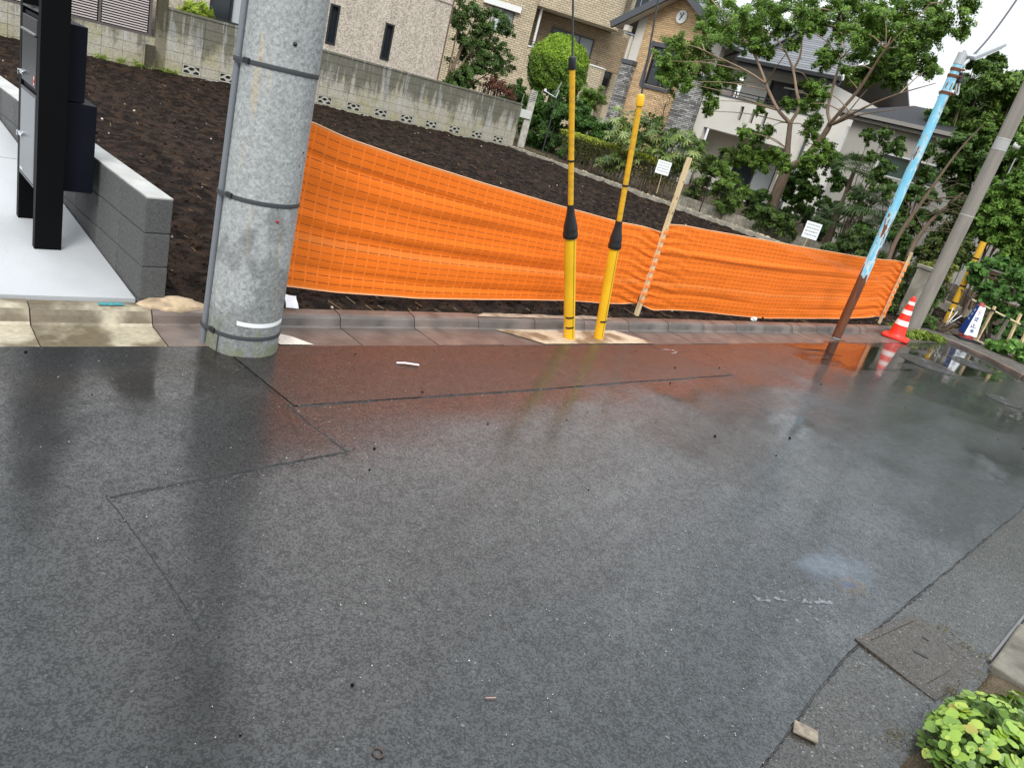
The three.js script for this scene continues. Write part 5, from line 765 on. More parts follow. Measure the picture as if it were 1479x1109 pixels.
// fan palms
function fanPalm(label, [x, y, z], R, fronds, seed, trunk) {
  const t = thing('fan_palm', label, 'palm', [x, 0, z], 0, 'fan palms beyond the net'), r = rng(seed);
  if (trunk) obj('trunk', limb([[0, 0.1, 0], [0.02, y * 0.5, 0.02], [0, y, 0]], 0.06, 0.05, 8, 0.3, seed), M.bark, t);
  const P = [], I = [], C = [], pet = [];
  for (let i = 0; i < fronds; i++) {
    const a = i * 2.4 + r(), el = -0.25 + r() * 1.35, d = new THREE.Vector3(Math.cos(a) * Math.cos(el), Math.sin(el), Math.sin(a) * Math.cos(el)), hub = d.clone().multiplyScalar(R * 0.45).add(new THREE.Vector3(0, y, 0)), s = new THREE.Vector3(-Math.sin(a), 0, Math.cos(a)), u = new THREE.Vector3().crossVectors(s, d);
    pet.push(bar([0, y - 0.05, 0], hub.toArray(), 0.01, 0.006, 4)); const k = 0.7 + r() * 0.6;
    for (let b = 0; b < 15; b++) { const q = (b / 14 - 0.5) * 3.0, dir = d.clone().multiplyScalar(Math.cos(q)).addScaledVector(s, Math.sin(q)), mid = hub.clone().addScaledVector(dir, R * 0.3), tip = hub.clone().addScaledVector(dir, R * (0.52 + r() * 0.14)).add(new THREE.Vector3(0, -R * (0.08 + r() * 0.2), 0)), side = new THREE.Vector3().crossVectors(dir, u).normalize().multiplyScalar(0.014), o = P.length / 3;
      for (const v of [hub, mid.clone().add(side), mid.clone().sub(side), tip]) { P.push(v.x, v.y, v.z); C.push(0.085 * k, 0.14 * k, 0.045 * k); } I.push(o, o + 1, o + 2, o + 1, o + 3, o + 2); }
  }
  const g = new THREE.BufferGeometry(); g.setAttribute('position', new THREE.Float32BufferAttribute(P, 3)); g.setAttribute('color', new THREE.Float32BufferAttribute(C, 3)); g.setIndex(I); g.computeVertexNormals();
  obj('fronds', g, M.leaf, t); obj('petiole', pet, std([0.09, 0.12, 0.04], 0.6), t);
}
fanPalm('upright fan palm high against the low grey house', [17.0, 2.13, -8.82], 0.62, 26, 381, true);
fanPalm('fan palm with spread fronds beside the blue pole', [16.6, 1.42, -8.05], 0.7, 24, 382, true);
fanPalm('low bushy fan palm behind the white grid board', [16.8, 0.95, -8.65], 0.62, 22, 383, true);
fanPalm('small low fan palm beyond the far net corner', [16.4, 0.98, -7.5], 0.55, 18, 384, true);
// trees behind and at the right
const BIG = [[24.0,5.09,-10.26,0.44],[24.0,5.34,-9.89,0.47],[24.0,5.32,-9.41,0.42],[24.0,5.47,-9.03,0.45],[24.0,4.51,-10.28,0.48],[24.0,4.69,-9.78,0.51],[24.0,4.7,-9.22,0.5],[24.0,4.88,-8.75,0.49],[24.0,3.84,-10.17,0.44],[24.0,4.02,-9.76,0.48],[24.0,4.04,-9.19,0.51],[24.0,4.24,-8.72,0.5],[24.0,4.32,-8.31,0.45],[24.0,3.34,-9.74,0.4],[24.0,4.15,-10.63,0.37],[24.0,3.46,-9.2,0.43],[24.0,3.58,-8.69,0.46],[24.0,3.69,-8.19,0.46],[24.0,3.1,-8.65,0.39],[24.0,3.14,-8.11,0.42],[24.0,3.05,-7.71,0.42],[24.0,5.83,-10.32,0.2],[24.0,5.91,-9.78,0.23]];
const big = (label, list, seed, n, tone, base) => { const t = plantGroup('background_tree', label, 'tree', 'trees round the low grey house'); obj('trunk', [limb([base, [base[0], 1.6, base[2]], [base[0] + 0.1, 3.2, base[2]]], 0.13, 0.06), ...stems(list, [base[0], 1.6, base[2]], seed, 0.04, 14)], M.bark, t); obj('crown', leafGeo(n, seed, clumps(list, seed + 1, { sub: 10, subR: 0.46, spread: 1.15 }), { len: 0.094, wid: 0.45, tone, tone2: [0.048, 0.096, 0.018], up: 0.6 }), M.leaf, t); };
const near = (x, f) => BIG.filter(f).map(([, y, z, R], i) => { const X = x + ((i * 37) % 7 - 3) * 0.18, k = X / 24; return [X, 1.75 + (y - 1.75) * k, z * k, R * k * 1.1]; });
big('dense dark tree rising behind the blue pole top', near(24, (p) => p[2] < -9.5), 391, 44000, [0.155, 0.277, 0.038], [24, 0, -9.9]);
big('lighter green tree rising behind the grey pole', near(19.5, (p) => p[2] >= -9.5), 394, 68000, [0.225, 0.364, 0.047], [19.5, 0, -7.1]);
big('shadowy leafy tree filling the gap beside the grey pole', [[18.3,2.95,-7.4,0.4],[18.3,2.6,-7.0,0.4],[18.2,2.2,-6.8,0.4],[18.2,2.9,-6.7,0.4],[18.2,2.4,-6.3,0.4],[18.2,1.8,-6.4,0.4],[18.2,3.2,-6.2,0.4],[18.2,2.7,-5.8,0.4],[18.2,1.9,-5.8,0.4],[18.2,1.3,-6.6,0.4],[18.0,3.3,-7.2,0.3]], 397, 40000, [0.120, 0.211, 0.033], [18.3, 0, -6.6]);
bush('roadside_tree', 'bright leafy tree overhanging the ivy fence', 'tree', [[15.6,2.38,-5.38,0.25],[15.6,2.33,-5.06,0.25],[15.6,2.06,-5.36,0.25],[15.6,2.03,-5.04,0.25],[15.6,2.16,-4.8,0.22],[15.6,1.75,-5.33,0.2],[15.6,1.71,-5.01,0.23],[15.6,1.75,-4.67,0.25],[15.6,1.48,-4.72,0.22],[15.6,1.44,-4.46,0.22],[15.6,2.5,-4.7,0.25],[15.6,2.75,-5.0,0.22],[15.6,2.0,-4.4,0.25],[15.6,1.7,-4.2,0.22],[15.6,2.75,-4.5,0.22],[15.8,3.0,-4.9,0.2],[15.8,3.2,-5.2,0.22],[15.8,3.4,-4.9,0.22],[15.8,3.0,-4.5,0.22]], { n: 46200, seed: 401, base: [15.8, 0.1, -5.0], leaf: { len: 0.070, wid: 0.5, tone: [0.238, 0.398, 0.055], tone2: [0.073, 0.151, 0.025] }, clump: { sub: 9, subR: 0.48, spread: 1.15 }, stemN: 8, stemR: 0.03 });
bush('roadside_tree', 'tall leafy tree carrying on from the ivy fence along the bend', 'tree', [[16.0,3.4,-4.2,0.4],[16.0,2.6,-4.0,0.4],[16.2,4.2,-3.9,0.45],[16.0,1.8,-3.8,0.4],[16.2,3.4,-3.4,0.5],[16.2,2.4,-3.2,0.5],[16.2,1.4,-3.2,0.45],[16.2,4.4,-3.1,0.5],[16.4,3.4,-2.6,0.5],[16.4,2.2,-2.4,0.5],[16.4,1.2,-2.4,0.45],[16.4,4.3,-2.2,0.5],[16.5,3.2,-1.7,0.5],[16.5,2.0,-1.6,0.5],[16.5,1.0,-1.6,0.45]], { n: 30000, seed: 407, base: [16.3, 0.1, -3.0], leaf: { len: 0.08, wid: 0.5, tone: [0.17, 0.27, 0.05], tone2: [0.05, 0.1, 0.025] }, clump: { sub: 9, subR: 0.48, spread: 1.15 }, stemN: 15, stemR: 0.035 });
bush('vine_thicket', 'tangled olive vine thicket behind the grey pole', 'foliage', [[15.6,1.95,-5.74,0.21],[15.6,1.55,-5.75,0.24],[15.6,1.3,-5.9,0.24],[15.6,1.02,-5.9,0.22],[15.6,0.7,-5.9,0.25],[15.4,0.5,-5.6,0.25],[15.4,1.0,-5.5,0.22],[15.4,1.3,-5.4,0.2]], { n: 20020, seed: 404, base: [15.6, 0.1, -5.8], leaf: { len: 0.057, wid: 0.5, tone: [0.156, 0.199, 0.036], tone2: [0.040, 0.064, 0.016] }, clump: { sub: 9, subR: 0.5 }, stemN: 6, stemR: 0.015 });
const IV = [[14.0,1.13,-4.49,0.16],[14.0,1.19,-4.3,0.16],[14.0,1.11,-4.04,0.16],[14.0,1.22,-3.89,0.15],[14.0,0.94,-4.52,0.12],[14.0,0.9,-4.28,0.16],[14.0,0.87,-4.04,0.16],[14.0,0.85,-3.77,0.18],[14.0,0.68,-4.23,0.11],[14.0,0.6,-3.97,0.14],[14.0,0.59,-3.69,0.16],[14,0.95,-3.5,0.2],[14,0.6,-3.4,0.2],[14,1.25,-3.5,0.2],[14,0.3,-3.7,0.14],[14,0.3,-4.1,0.12]];
bush('ivy_hedge', 'broad-leaved ivy hedge behind the bamboo fence', 'hedge', IV, { n: 19096, seed: 411, base: [14.1, 0.05, -4], leaf: { len: 0.070, wid: 0.85, tone: [0.182, 0.360, 0.073], tone2: [0.055, 0.133, 0.031], up: 0.35 }, clump: { sub: 8, subR: 0.5, spread: 1.15 }, stemN: 8, stemR: 0.012 });
bush('border_shrub', 'broad mid-green shrub under the white grid notice near the palms', 'shrub', [[16.35,0.55,-10.2,0.26],[16.35,0.6,-9.8,0.26],[16.3,0.5,-9.4,0.24],[16.3,0.75,-9.95,0.22]], { n: 7000, seed: 461, base: [16.35, 0.1, -9.9], leaf: { len: 0.062, wid: 0.45, tone: [0.16, 0.24, 0.04], tone2: [0.045, 0.085, 0.02] }, stemN: 4, stemR: 0.01 });
bush('border_shrub', 'tall loose shrub hiding the right side of the porch', 'shrub', [[16.7,1.5,-12.2,0.26],[16.75,1.2,-12.5,0.28],[16.75,0.85,-12.5,0.28],[16.7,1.75,-12.0,0.2],[16.75,0.55,-12.7,0.25]], { n: 8000, seed: 464, base: [16.75, 0.1, -12.4], leaf: { len: 0.065, wid: 0.42, tone: [0.19, 0.27, 0.05], tone2: [0.055, 0.1, 0.025] }, stemN: 5, stemR: 0.012 });
bush('border_shrub', 'dark low shrub below the fan palms behind the net', 'shrub', [[15.9,0.55,-7.9,0.28],[15.9,0.6,-7.4,0.28],[15.8,0.55,-6.9,0.28],[15.8,0.8,-7.6,0.25]], { n: 8000, seed: 467, base: [15.9, 0.1, -7.4], leaf: { len: 0.07, wid: 0.4, tone: [0.12, 0.19, 0.035], tone2: [0.035, 0.065, 0.018] }, stemN: 4, stemR: 0.01 });
bush('gate_shrub', 'leafy creeper clothing the foot of the pale gatepost', 'shrub', [[12.95,0.55,-5.2,0.2],[12.9,0.3,-5.15,0.18],[13.0,0.8,-5.2,0.16],[12.75,0.2,-5.1,0.14],[13.2,0.6,-4.65,0.12]], { n: 4500, seed: 470, base: [13.0, 0.05, -5.2], leaf: { len: 0.05, wid: 0.5, tone: [0.13, 0.2, 0.04], tone2: [0.04, 0.07, 0.02] }, stemN: 4, stemR: 0.006 });
bush('gate_vine', 'yellowish vine hanging over the stone gatepost', 'vine', [[13.1,0.92,-4.92,0.14],[13.1,0.97,-4.78,0.12],[13.2,0.85,-4.7,0.1],[13.1,0.75,-4.98,0.09],[13.1,1.0,-4.62,0.1]], { n: 4620, seed: 414, base: [13.2, 0.05, -5.0], leaf: { len: 0.041, wid: 0.45, tone: [0.365, 0.378, 0.073], tone2: [0.109, 0.133, 0.031] }, stemN: 4, stemR: 0.008 });
bush('gate_weed', 'dark weeds at the foot of the grey pole', 'weeds', [[13.0,0.22,-4.75,0.15],[13.1,0.15,-4.6,0.12],[13.1,0.42,-4.7,0.12],[12.9,0.1,-4.45,0.08]], { n: 4620, seed: 417, base: [13.0, 0.02, -4.7], leaf: { len: 0.057, wid: 0.4, tone: [0.127, 0.246, 0.043], tone2: [0.047, 0.095, 0.018] }, stemN: 3, stemR: 0.005 });
bush('verge_weed', 'bright green weed patch spilling over the kerb beside the cone', 'weeds', [[11.5,0.05,-4.2,0.1],[11.7,0.05,-4.1,0.1],[11.95,0.05,-4.05,0.1],[12.15,0.05,-4.0,0.08],[11.4,0.06,-4.35,0.08]], { n: 4003, seed: 420, base: [11.7, 0, -4.15], leaf: { len: 0.045, wid: 0.35, tone: [0.365, 0.480, 0.061], tone2: [0.127, 0.190, 0.031] }, clump: { flat: 0.4, spread: 1.3 }, stemN: 4, stemR: 0.004 });
bush('verge_weed', 'broad-leaved weed clump at the foot of the bamboo fence', 'weeds', [[13.2,0.14,-3.45,0.1],[13.2,0.2,-3.3,0.12],[13.2,0.1,-3.6,0.08],[13.2,0.12,-3.15,0.12]], { n: 2156, seed: 423, base: [13.2, 0.02, -3.4], leaf: { len: 0.082, wid: 0.8, tone: [0.218, 0.416, 0.086], tone2: [0.091, 0.190, 0.036] }, stemN: 4, stemR: 0.005 });
bush('side_tree', 'twiggy green tree between the stucco house and the apartment block', 'tree', [[13.85,3.43,-21.0,0.5],[14.46,3.59,-21.0,0.43],[15.13,3.66,-21.0,0.39],[14.26,2.94,-21.0,0.38],[14.86,3.19,-21.0,0.39],[14.75,2.65,-21.0,0.52],[15.4,2.81,-21.0,0.44],[15.83,2.38,-21.0,0.36],[15.16,2.23,-21.0,0.4],[14.48,2.18,-21.0,0.44],[14.21,1.7,-21.0,0.35],[15.61,3.48,-21.0,0.26],[14.2,1.28,-21.0,0.22],[14.75,1.71,-21.0,0.31]], { n: 27720, seed: 431, base: [13.8, 0.1, -21], leaf: { len: 0.082, wid: 0.42, tone: [0.156, 0.256, 0.055], tone2: [0.051, 0.099, 0.022] }, clump: { sub: 7, subR: 0.42, spread: 1.15 }, stemN: 12, stemR: 0.05, bark: M.barkPale });
bush('wall_shrub', 'low green shrub peeping over the block wall', 'shrub', [[13.6,1.2,-19.6,0.4],[14.1,1.0,-19.8,0.4],[13.2,1.3,-19.7,0.3]], { n: 8007, seed: 434, base: [13.6, 0.1, -19.7], leaf: { len: 0.066, wid: 0.5, tone: [0.146, 0.265, 0.036], tone2: [0.047, 0.095, 0.018] }, stemN: 3 });
{ // dry reed screen with a rust-red creeper
  const t = plantGroup('reed_screen', 'dark dry reed screen topped by rust-brown withered creeper', 'screen'), r = rng(441), g = [];
  for (let i = 0; i < 150; i++) { const k = r(), x = mix(14.9, 16.4, k), z = -20.6 + (r() - 0.5) * 0.2; g.push(bar([x, 0, z], [x + (r() - 0.5) * 0.12, 1.55 + r() * 0.2, z], 0.008, 0.006, 4)); }
  obj('reeds', g, std([0.06, 0.04, 0.03], 0.9), t);
  obj('creeper', leafGeo(1600, 442, clumps([[15.2, 1.85, -20.5, 0.25], [15.6, 1.75, -20.5, 0.28], [16.0, 1.7, -20.45, 0.22]], 443), { len: 0.074, wid: 0.5, tone: [0.220, 0.075, 0.038], tone2: [0.068, 0.027, 0.017] }), M.leaf, t);
  obj('stay_stick', bar([16.35, 0.1, -20.3], [16.45, 1.75, -20.3], 0.015), M.kerbDry, t);
}
bush('wall_top_plant', 'bright strappy plant sticking up behind the tall block wall', 'plant', [[5.5,1.55,-18.7,0.2],[5.75,1.55,-18.7,0.18]], { n: 1293, seed: 446, base: [5.6, 1.0, -18.7], leaf: { len: 0.197, wid: 0.12, tone: [0.480, 0.480, 0.073], tone2: [0.218, 0.378, 0.036] } });
{ const r = rng(451), pts = []; for (let i = 0; i < 26; i++) pts.push([mix(2.6, 5.2, r()), 0.2, -18.28 + r() * 0.1, 0.05 + r() * 0.05]);
  const m = obj('wall_foot_grass', leafGeo(700, 452, clumps(pts, 453), { len: 0.115, wid: 0.12, tone: [0.365, 0.480, 0.073], tone2: [0.146, 0.190, 0.036], up: 0 }), M.leaf); m.userData = { kind: 'stuff', label: 'thin grass along the foot of the low block wall' }; }
// ---------- small things in the lot and garden ----------
{
  const board = (label, p, w, h, yaw, stick) => { const t = thing('notice_board', label, 'notice', p, yaw, 'white grid notices'); const m = std(0xffffff, 0.5, { map: canvasTex(128, 128, (c, W, H) => { c.fillStyle = '#eceeee'; c.fillRect(0, 0, W, H); c.fillStyle = '#5b6066'; for (let i = 0; i < 4; i++) for (let j = 0; j < 5; j++) { c.fillRect(14 + j * 21, 18 + i * 26, 17, 3); if ((i + j) % 3) c.fillRect(14 + j * 21, 24 + i * 26, 13, 2); } c.strokeStyle = '#8b9096'; c.lineWidth = 1; for (let i = 1; i < 5; i++) { c.strokeRect(10, i * 25, 106, 0.1); } }) });
    const g = new THREE.BoxGeometry(w, h, 0.012); obj('board', g, [M.whiteFrame, M.whiteFrame, M.whiteFrame, M.whiteFrame, m, M.whiteFrame], t); obj('stick', bar([stick[0], -h / 2 - stick[1], -0.02], [0, h / 2, -0.02], 0.009), M.wood, t); };
  board('white grid notice on a stick in front of the hand-leaved shrub', [15.75, 0.95, -13.13], 0.36, 0.34, -0.95, [0.04, 0.5]);
  board('white grid notice on a stick before the fan palms', [15.75, 0.67, -8.55], 0.33, 0.36, -1.0, [-0.04, 0.3]);
  const cp = thing('concrete_post', 'pale concrete post with striped top and cross box at the block wall end', 'post', [16.72, 0.1, -20.15], -0.55);
  obj('shaft', rbx(0.22, 1.82, 0.22, 0.012, 0, 0.91, 0), std(0xffffff, 0.85, { map: tinted([0.45, 0.43, 0.38], 0.35, 8, 5, 459, { size: [0.6, 0.6] }) }), cp);
  obj('cross_box', rbx(0.5, 0.25, 0.28, 0.01, -0.18, 1.05, 0.02), std([0.55, 0.55, 0.53], 0.7), cp);
  for (let i = 0; i < 5; i++) obj('stripe', bx(0.22, 0.02, 0.006, 0, 1.5 + i * 0.065, 0.112, 0, 0.55), std([0.06, 0.06, 0.06], 0.7), cp);
  const d = thing('satellite_dish', 'small white satellite dish seen edge-on before the ivy bank', 'dish', [17.3, 0.1, -19.7], 0);
  const w = std([0.75, 0.76, 0.78], 0.35), dish = new THREE.SphereGeometry(0.5, 28, 8, 0, 6.283, 0, 0.5).scale(1, 0.6, 1).translate(0, -0.28, 0);
  w.side = THREE.DoubleSide;
  obj('reflector', dish.applyQuaternion(new THREE.Quaternion().setFromUnitVectors(new THREE.Vector3(0, 1, 0), new THREE.Vector3(0.72, -0.3, 0.66).normalize())).translate(0, 2.1, 0), w, d); obj('arm', [bar([0, 1.8, 0], [-0.2, 1.9, -0.35], 0.012), bar([0, 1.8, 0], [0.05, 2.05, 0], 0.015)], w, d); obj('feed_horn', rbx(0.07, 0.09, 0.07, 0.015, -0.2, 1.93, -0.38), w, d); obj('mast', bar([0.02, 0, 0.02], [0.02, 1.85, 0.02], 0.02), M.steel, d);
  const gl = thing('globe_lamp', 'thin garden lamp post with twin white globes amid the leaves', 'lamp', [17.2, 0.05, -5.88]);
  obj('post', bar([0, 0, 0], [0, 3.2, 0], 0.013), std([0.35, 0.35, 0.35], 0.5), gl); obj('globe', new THREE.SphereGeometry(0.08, 18, 12).translate(0, 3.27, -0.07), std([0.8, 0.8, 0.78], 0.25), gl); obj('globe', new THREE.SphereGeometry(0.08, 18, 12).translate(0, 3.27, 0.08), std([0.8, 0.8, 0.78], 0.25), gl);
}
// ---------- gate, bamboo fence and oddments at the bend ----------
{
  const gp = thing('gatepost', 'pale squat concrete gatepost under the hanging vine', 'gatepost', [13.0, 0, -4.88]); obj('shaft', rbx(0.26, 0.86, 0.26, 0.015, 0, 0.43, 0), M.kerbDry, gp); obj('cap', rbx(0.3, 0.06, 0.3, 0.012, 0, 0.892, 0), M.kerbDry, gp);
  const wp = thing('plank_post', 'grey weathered plank gatepost behind the grey pole', 'gatepost', [13.4, 0, -4.72], 0.4), old = std(0xffffff, 0.9, { map: tex(256, 512, (u, v) => { const k = 0.6 + 0.8 * fb(u, v * 0.08, 30, 4, 461); return [0.2 * k, 0.18 * k, 0.15 * k]; }, { color: true, size: [0.3, 0.9] }) });
  for (let i = 0; i < 3; i++) obj('plank', rbx(0.085, 0.98 + (i % 2) * 0.04, 0.05, 0.004, (i - 1) * 0.09, 0.5, 0), old, wp);
  const yp = thing('striped_post', 'slanting yellow guard post with black bands amid the ivy', 'post', [14.0, 0, -4.62]); yp.rotation.x = -0.02;
  obj('shaft', cyl(0.05, 0.05, 1.5, 0, 0, 0, 18), M.yellowWorn, yp); for (const y of [0.28, 0.42, 0.72, 0.98, 1.2]) obj('black_band', cyl(0.0515, 0.0515, 0.03, 0, y, 0, 18), M.rubber, yp);
  const f = thing('bamboo_fence', 'low fence of pale uneven stakes and a black-banded bamboo rail', 'fence', [0, 0, 0]);
  const bam = std([0.6, 0.5, 0.3], 0.5), A = [13.6, 0.61, -4.28], B = [13.15, 0.52, -3.2], seg = 12, at = (k) => A.map((a, i) => mix(a, B[i], k));
  for (let i = 0; i < seg; i++) obj('rail_segment', bar(at(i / seg), at((i + 1) / seg - 0.003), 0.014, 0.014, 10), i % 3 === 1 ? M.rubber : bam, f);
  [[0.13, 0.5, 0.045, old], [0.35, 0.62, 0.05, M.wood], [0.6, 0.5, 0.05, old], [0.78, 0.66, 0.045, M.wood], [0.95, 0.62, 0.045, M.wood]].forEach(([k, h, w, m], i) => { const p = at(k), s = obj('stake', rbx(w, h, 0.03, 0.003, 0, h / 2, 0), m, f); s.position.set(p[0] + 0.03, 0.02, p[2]); s.rotation.set(0.06 * ((i % 3) - 1), 0.9, 0.05 * ((i % 2) - 0.5)); });
  obj('ground_pole', bar([13.45, 0.06, -4.15], [13.35, 0.06, -3.75], 0.014), bam, f); obj('rear_rail', bar([14.0, 0.72, -4.75], [13.8, 0.5, -4.1], 0.012), M.steel, f);
  const lv = thing('wood_lattice', 'brown slatted wooden panel half sunk in the ivy hedge', 'panel', [13.9, 0.98, -4.1], -1.45);
  const br = std([0.09, 0.055, 0.04], 0.8); obj('frame', [bx(0.5, 0.03, 0.03, 0, 0.15, 0), bx(0.03, 0.3, 0.03, -0.24, 0, 0), bx(0.03, 0.3, 0.03, 0.24, 0, 0)], old, lv); for (let i = 0; i < 4; i++) obj('slat', bx(0.45, 0.045, 0.015, 0, 0.1 - i * 0.07, 0), br, lv);
  const tw = thing('twig_heap', 'heap of cut brown twigs and white sticks beside the sign pylon', 'twig heap', [13.0, 0.03, -4.3]), r = rng(471), g = [];
  for (let i = 0; i < 60; i++) { const a = r() * 6.3, L = 0.15 + r() * 0.25, x = (r() - 0.5) * 0.25, z = (r() - 0.5) * 0.25; g.push(bar([x, r() * 0.08, z], [x + Math.cos(a) * L * 0.7, 0.06 + r() * 0.2, z + Math.sin(a) * L * 0.7], 0.006, 0.003, 4)); }
  obj('twigs', g, M.bark, tw); for (let i = 0; i < 3; i++) obj('white_stick', bar([0.02 * i, 0.1, 0.02], [0.12 + 0.05 * i, 0.34 + 0.03 * i, 0.14 - 0.1 * i], 0.007), M.whiteFrame, tw);
}
// ---------- near corner: meter cover, kerb, leafy plant ----------
{
  const t = thing('meter_cover', 'square worn concrete meter cover in the roadside strip', 'cover', [3.42, -0.004, -0.60], -0.06);
  const m = wet({ color: lin(1.25, 1.1, 0.98), map: resized(aspB.map, 1.3, 1.3, 0.2, 0.4), bumpMap: resized(aspB.bump, 1.3, 1.3, 0.2, 0.4), bumpScale: 0.003, clearcoat: 0.55, clearcoatMap: resized(aspB.film, 1.3, 1.3, 0.2, 0.4) });
  const s = new THREE.Shape(); [[-0.27, -0.18], [0.27, -0.18], [0.27, 0.18], [-0.27, 0.18]].forEach(([x, y], i) => (i ? s.lineTo(x, y) : s.moveTo(x, y))); s.closePath(); const h = new THREE.Path(); [[-0.2, -0.115], [-0.2, 0.15], [0.2, 0.15], [0.2, -0.115]].forEach(([x, y], i) => (i ? h.lineTo(x, y) : h.moveTo(x, y))); h.closePath(); s.holes.push(h);
  obj('frame', muv(plate(s, 0.03, 0.002).rotateX(-Math.PI / 2).translate(0, -0.02, 0)), m, t);
  const lid = obj('lid', rbx(0.394, 0.03, 0.259, 0.004, 0, -0.003, -0.0175), m, t); obj('lift_slot', [bx(0.014, 0.004, 0.06, -0.03, 0.0125, 0.0, 0.5), bx(0.008, 0.004, 0.03, 0.12, 0.0125, -0.05)], M.rubber, lid);
  const k = thing('near_kerb', 'pale mossy concrete kerb at the near side of the street', 'kerb', [0, 0, 0]); k.userData.kind = 'structure';
  const kb = std(0xffffff, 0.7, { map: tinted([0.17, 0.155, 0.125], 0.6, 7, 6, 483, { size: [0.5, 0.5], dark: 0.02 }), bumpMap: resized(grain, 0.1, 0.1), bumpScale: 0.004 });
  for (let i = 0; i < 7; i++) { const x = 3.95 + i * 0.6; obj('kerb_block', rbx(0.594, 0.16, 0.2, 0.012).rotateY(0.09).translate(x, -0.04, nearEdge(x) + 0.50), kb, k); }
  const pipe = obj('pipe', bar([3.72, 0.012, -0.425], [5.6, 0.014, -0.57], 0.01, 0.01, 10), std([0.14, 0.14, 0.135], 0.5), k);
  const cs = tag(obj('corner_stone', rbx(0.3, 0.2, 0.2, 0.02).rotateY(0.3).translate(2.98, 0.04, 0.0), kb), 'rough granite stone at the edge of the bright leafy plant', 'stone');
  struct('planting_bed', grid(90, 16, (u, v) => [mix(1.6, 8.5, u), -0.016 + (wn(u * 40, v * 8, 3, 3) - 0.5) * 0.02 + 0.03 * sm(0.15, 0.3, v), mix(-0.62, 0.5, v)]), M.litter, 'strip of soil on the near side');
  { const q = [], rr = rng(487); for (let i = 0; i < 26; i++) { const k = rr(), e = i % 3; q.push(e === 0 ? [mix(3.7, 3.74, rr()), 0.008, mix(-0.72, -0.42, k), 0.014] : e === 1 ? [mix(3.2, 3.7, k), 0.008, mix(-0.44, -0.38, rr()), 0.02] : [3.0 + (k - 0.5) * 0.7, 0.006, mix(-0.44, -0.36, rr()), 0.02]); }
    const mo = obj('moss', leafGeo(900, 488, clumps(q, 489, { flat: 0.4, sub: 4 }), { len: 0.012, wid: 0.3, tone: [0.24, 0.22, 0.06], tone2: [0.1, 0.075, 0.03], up: 0.2 }), M.leaf); mo.userData = { kind: 'stuff', label: 'straggly moss and dry grass in the joints round the meter cover' }; }
  // bright round-leaved plant
  const p = thing('leafy_plant', 'bright lime-green round-leaved plant spilling onto the roadside strip', 'plant', [3.0, 0.0, -0.2]), r = rng(491);
  const leafG = (seed, R) => { const n = 11, P = [0, 0.0, 0], I = []; for (let i = 0; i < n; i++) { const a = i / n * 6.283, k = R * (0.88 + 0.12 * Math.cos(a * 2 + seed)) * (i === 0 ? 0.72 : 1); P.push(Math.cos(a) * k, -0.16 * R * Math.abs(Math.sin(a)) * 0 + 0.14 * R * Math.sin(a) * Math.sin(a) - 0.08 * R * (Math.cos(a) < 0 ? 1 : 0), Math.sin(a) * k * 0.92); } for (let i = 0; i < n; i++) I.push(0, 1 + (i + 1) % n, 1 + i); const g = new THREE.BufferGeometry(); g.setAttribute('position', new THREE.Float32BufferAttribute(P, 3)); g.setIndex(I); g.computeVertexNormals(); return g; };
  const gs = [leafG(0, 0.016), leafG(1.5, 0.021), leafG(3, 0.013), leafG(4, 0.024)], cs2 = [[0.26, 0.40, 0.035], [0.17, 0.29, 0.025], [0.36, 0.45, 0.05], [0.11, 0.2, 0.02], [0.33, 0.30, 0.04]].map((c) => new THREE.MeshPhysicalMaterial({ color: lin(...c), roughness: 0.45, transmission: 0.3, thickness: 0, side: THREE.DoubleSide }));
  const AX = 0.38, AZ = 0.2, dome = (x, z) => { const q = (x / AX) ** 2 + (z / AZ) ** 2; return q < 1 ? 0.17 * Math.pow(1 - q, 0.42) : 0; };
  const inner = [], st = [];
  for (let i = 0; i < 1300; i++) {
    let x, z; do { x = (r() * 2 - 1) * AX; z = (r() * 2 - 1) * AZ; } while ((x / AX) ** 2 + (z / AZ) ** 2 > 1);
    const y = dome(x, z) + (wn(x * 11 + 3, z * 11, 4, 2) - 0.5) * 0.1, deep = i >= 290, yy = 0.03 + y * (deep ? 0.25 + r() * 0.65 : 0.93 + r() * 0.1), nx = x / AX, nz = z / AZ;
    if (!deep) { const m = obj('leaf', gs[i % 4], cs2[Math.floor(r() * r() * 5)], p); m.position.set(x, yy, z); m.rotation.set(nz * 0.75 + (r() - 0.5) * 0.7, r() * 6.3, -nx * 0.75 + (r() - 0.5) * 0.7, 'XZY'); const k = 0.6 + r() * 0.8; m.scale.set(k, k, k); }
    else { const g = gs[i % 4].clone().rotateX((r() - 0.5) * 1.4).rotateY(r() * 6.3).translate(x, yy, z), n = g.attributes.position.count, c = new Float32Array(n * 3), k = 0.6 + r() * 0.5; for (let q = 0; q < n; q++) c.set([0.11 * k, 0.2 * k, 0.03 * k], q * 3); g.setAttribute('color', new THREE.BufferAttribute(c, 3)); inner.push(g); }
    if (i % 4 === 0) st.push(bar([x * 0.4, 0, z * 0.4], [x, yy, z], 0.002, 0.0015, 4));
  }
  const und = obj('inner_leaves', inner, M.leaf, p, { color: true }); und.userData.kind = 'stuff'; obj('stems', st, std([0.16, 0.2, 0.06], 0.6), p);
}
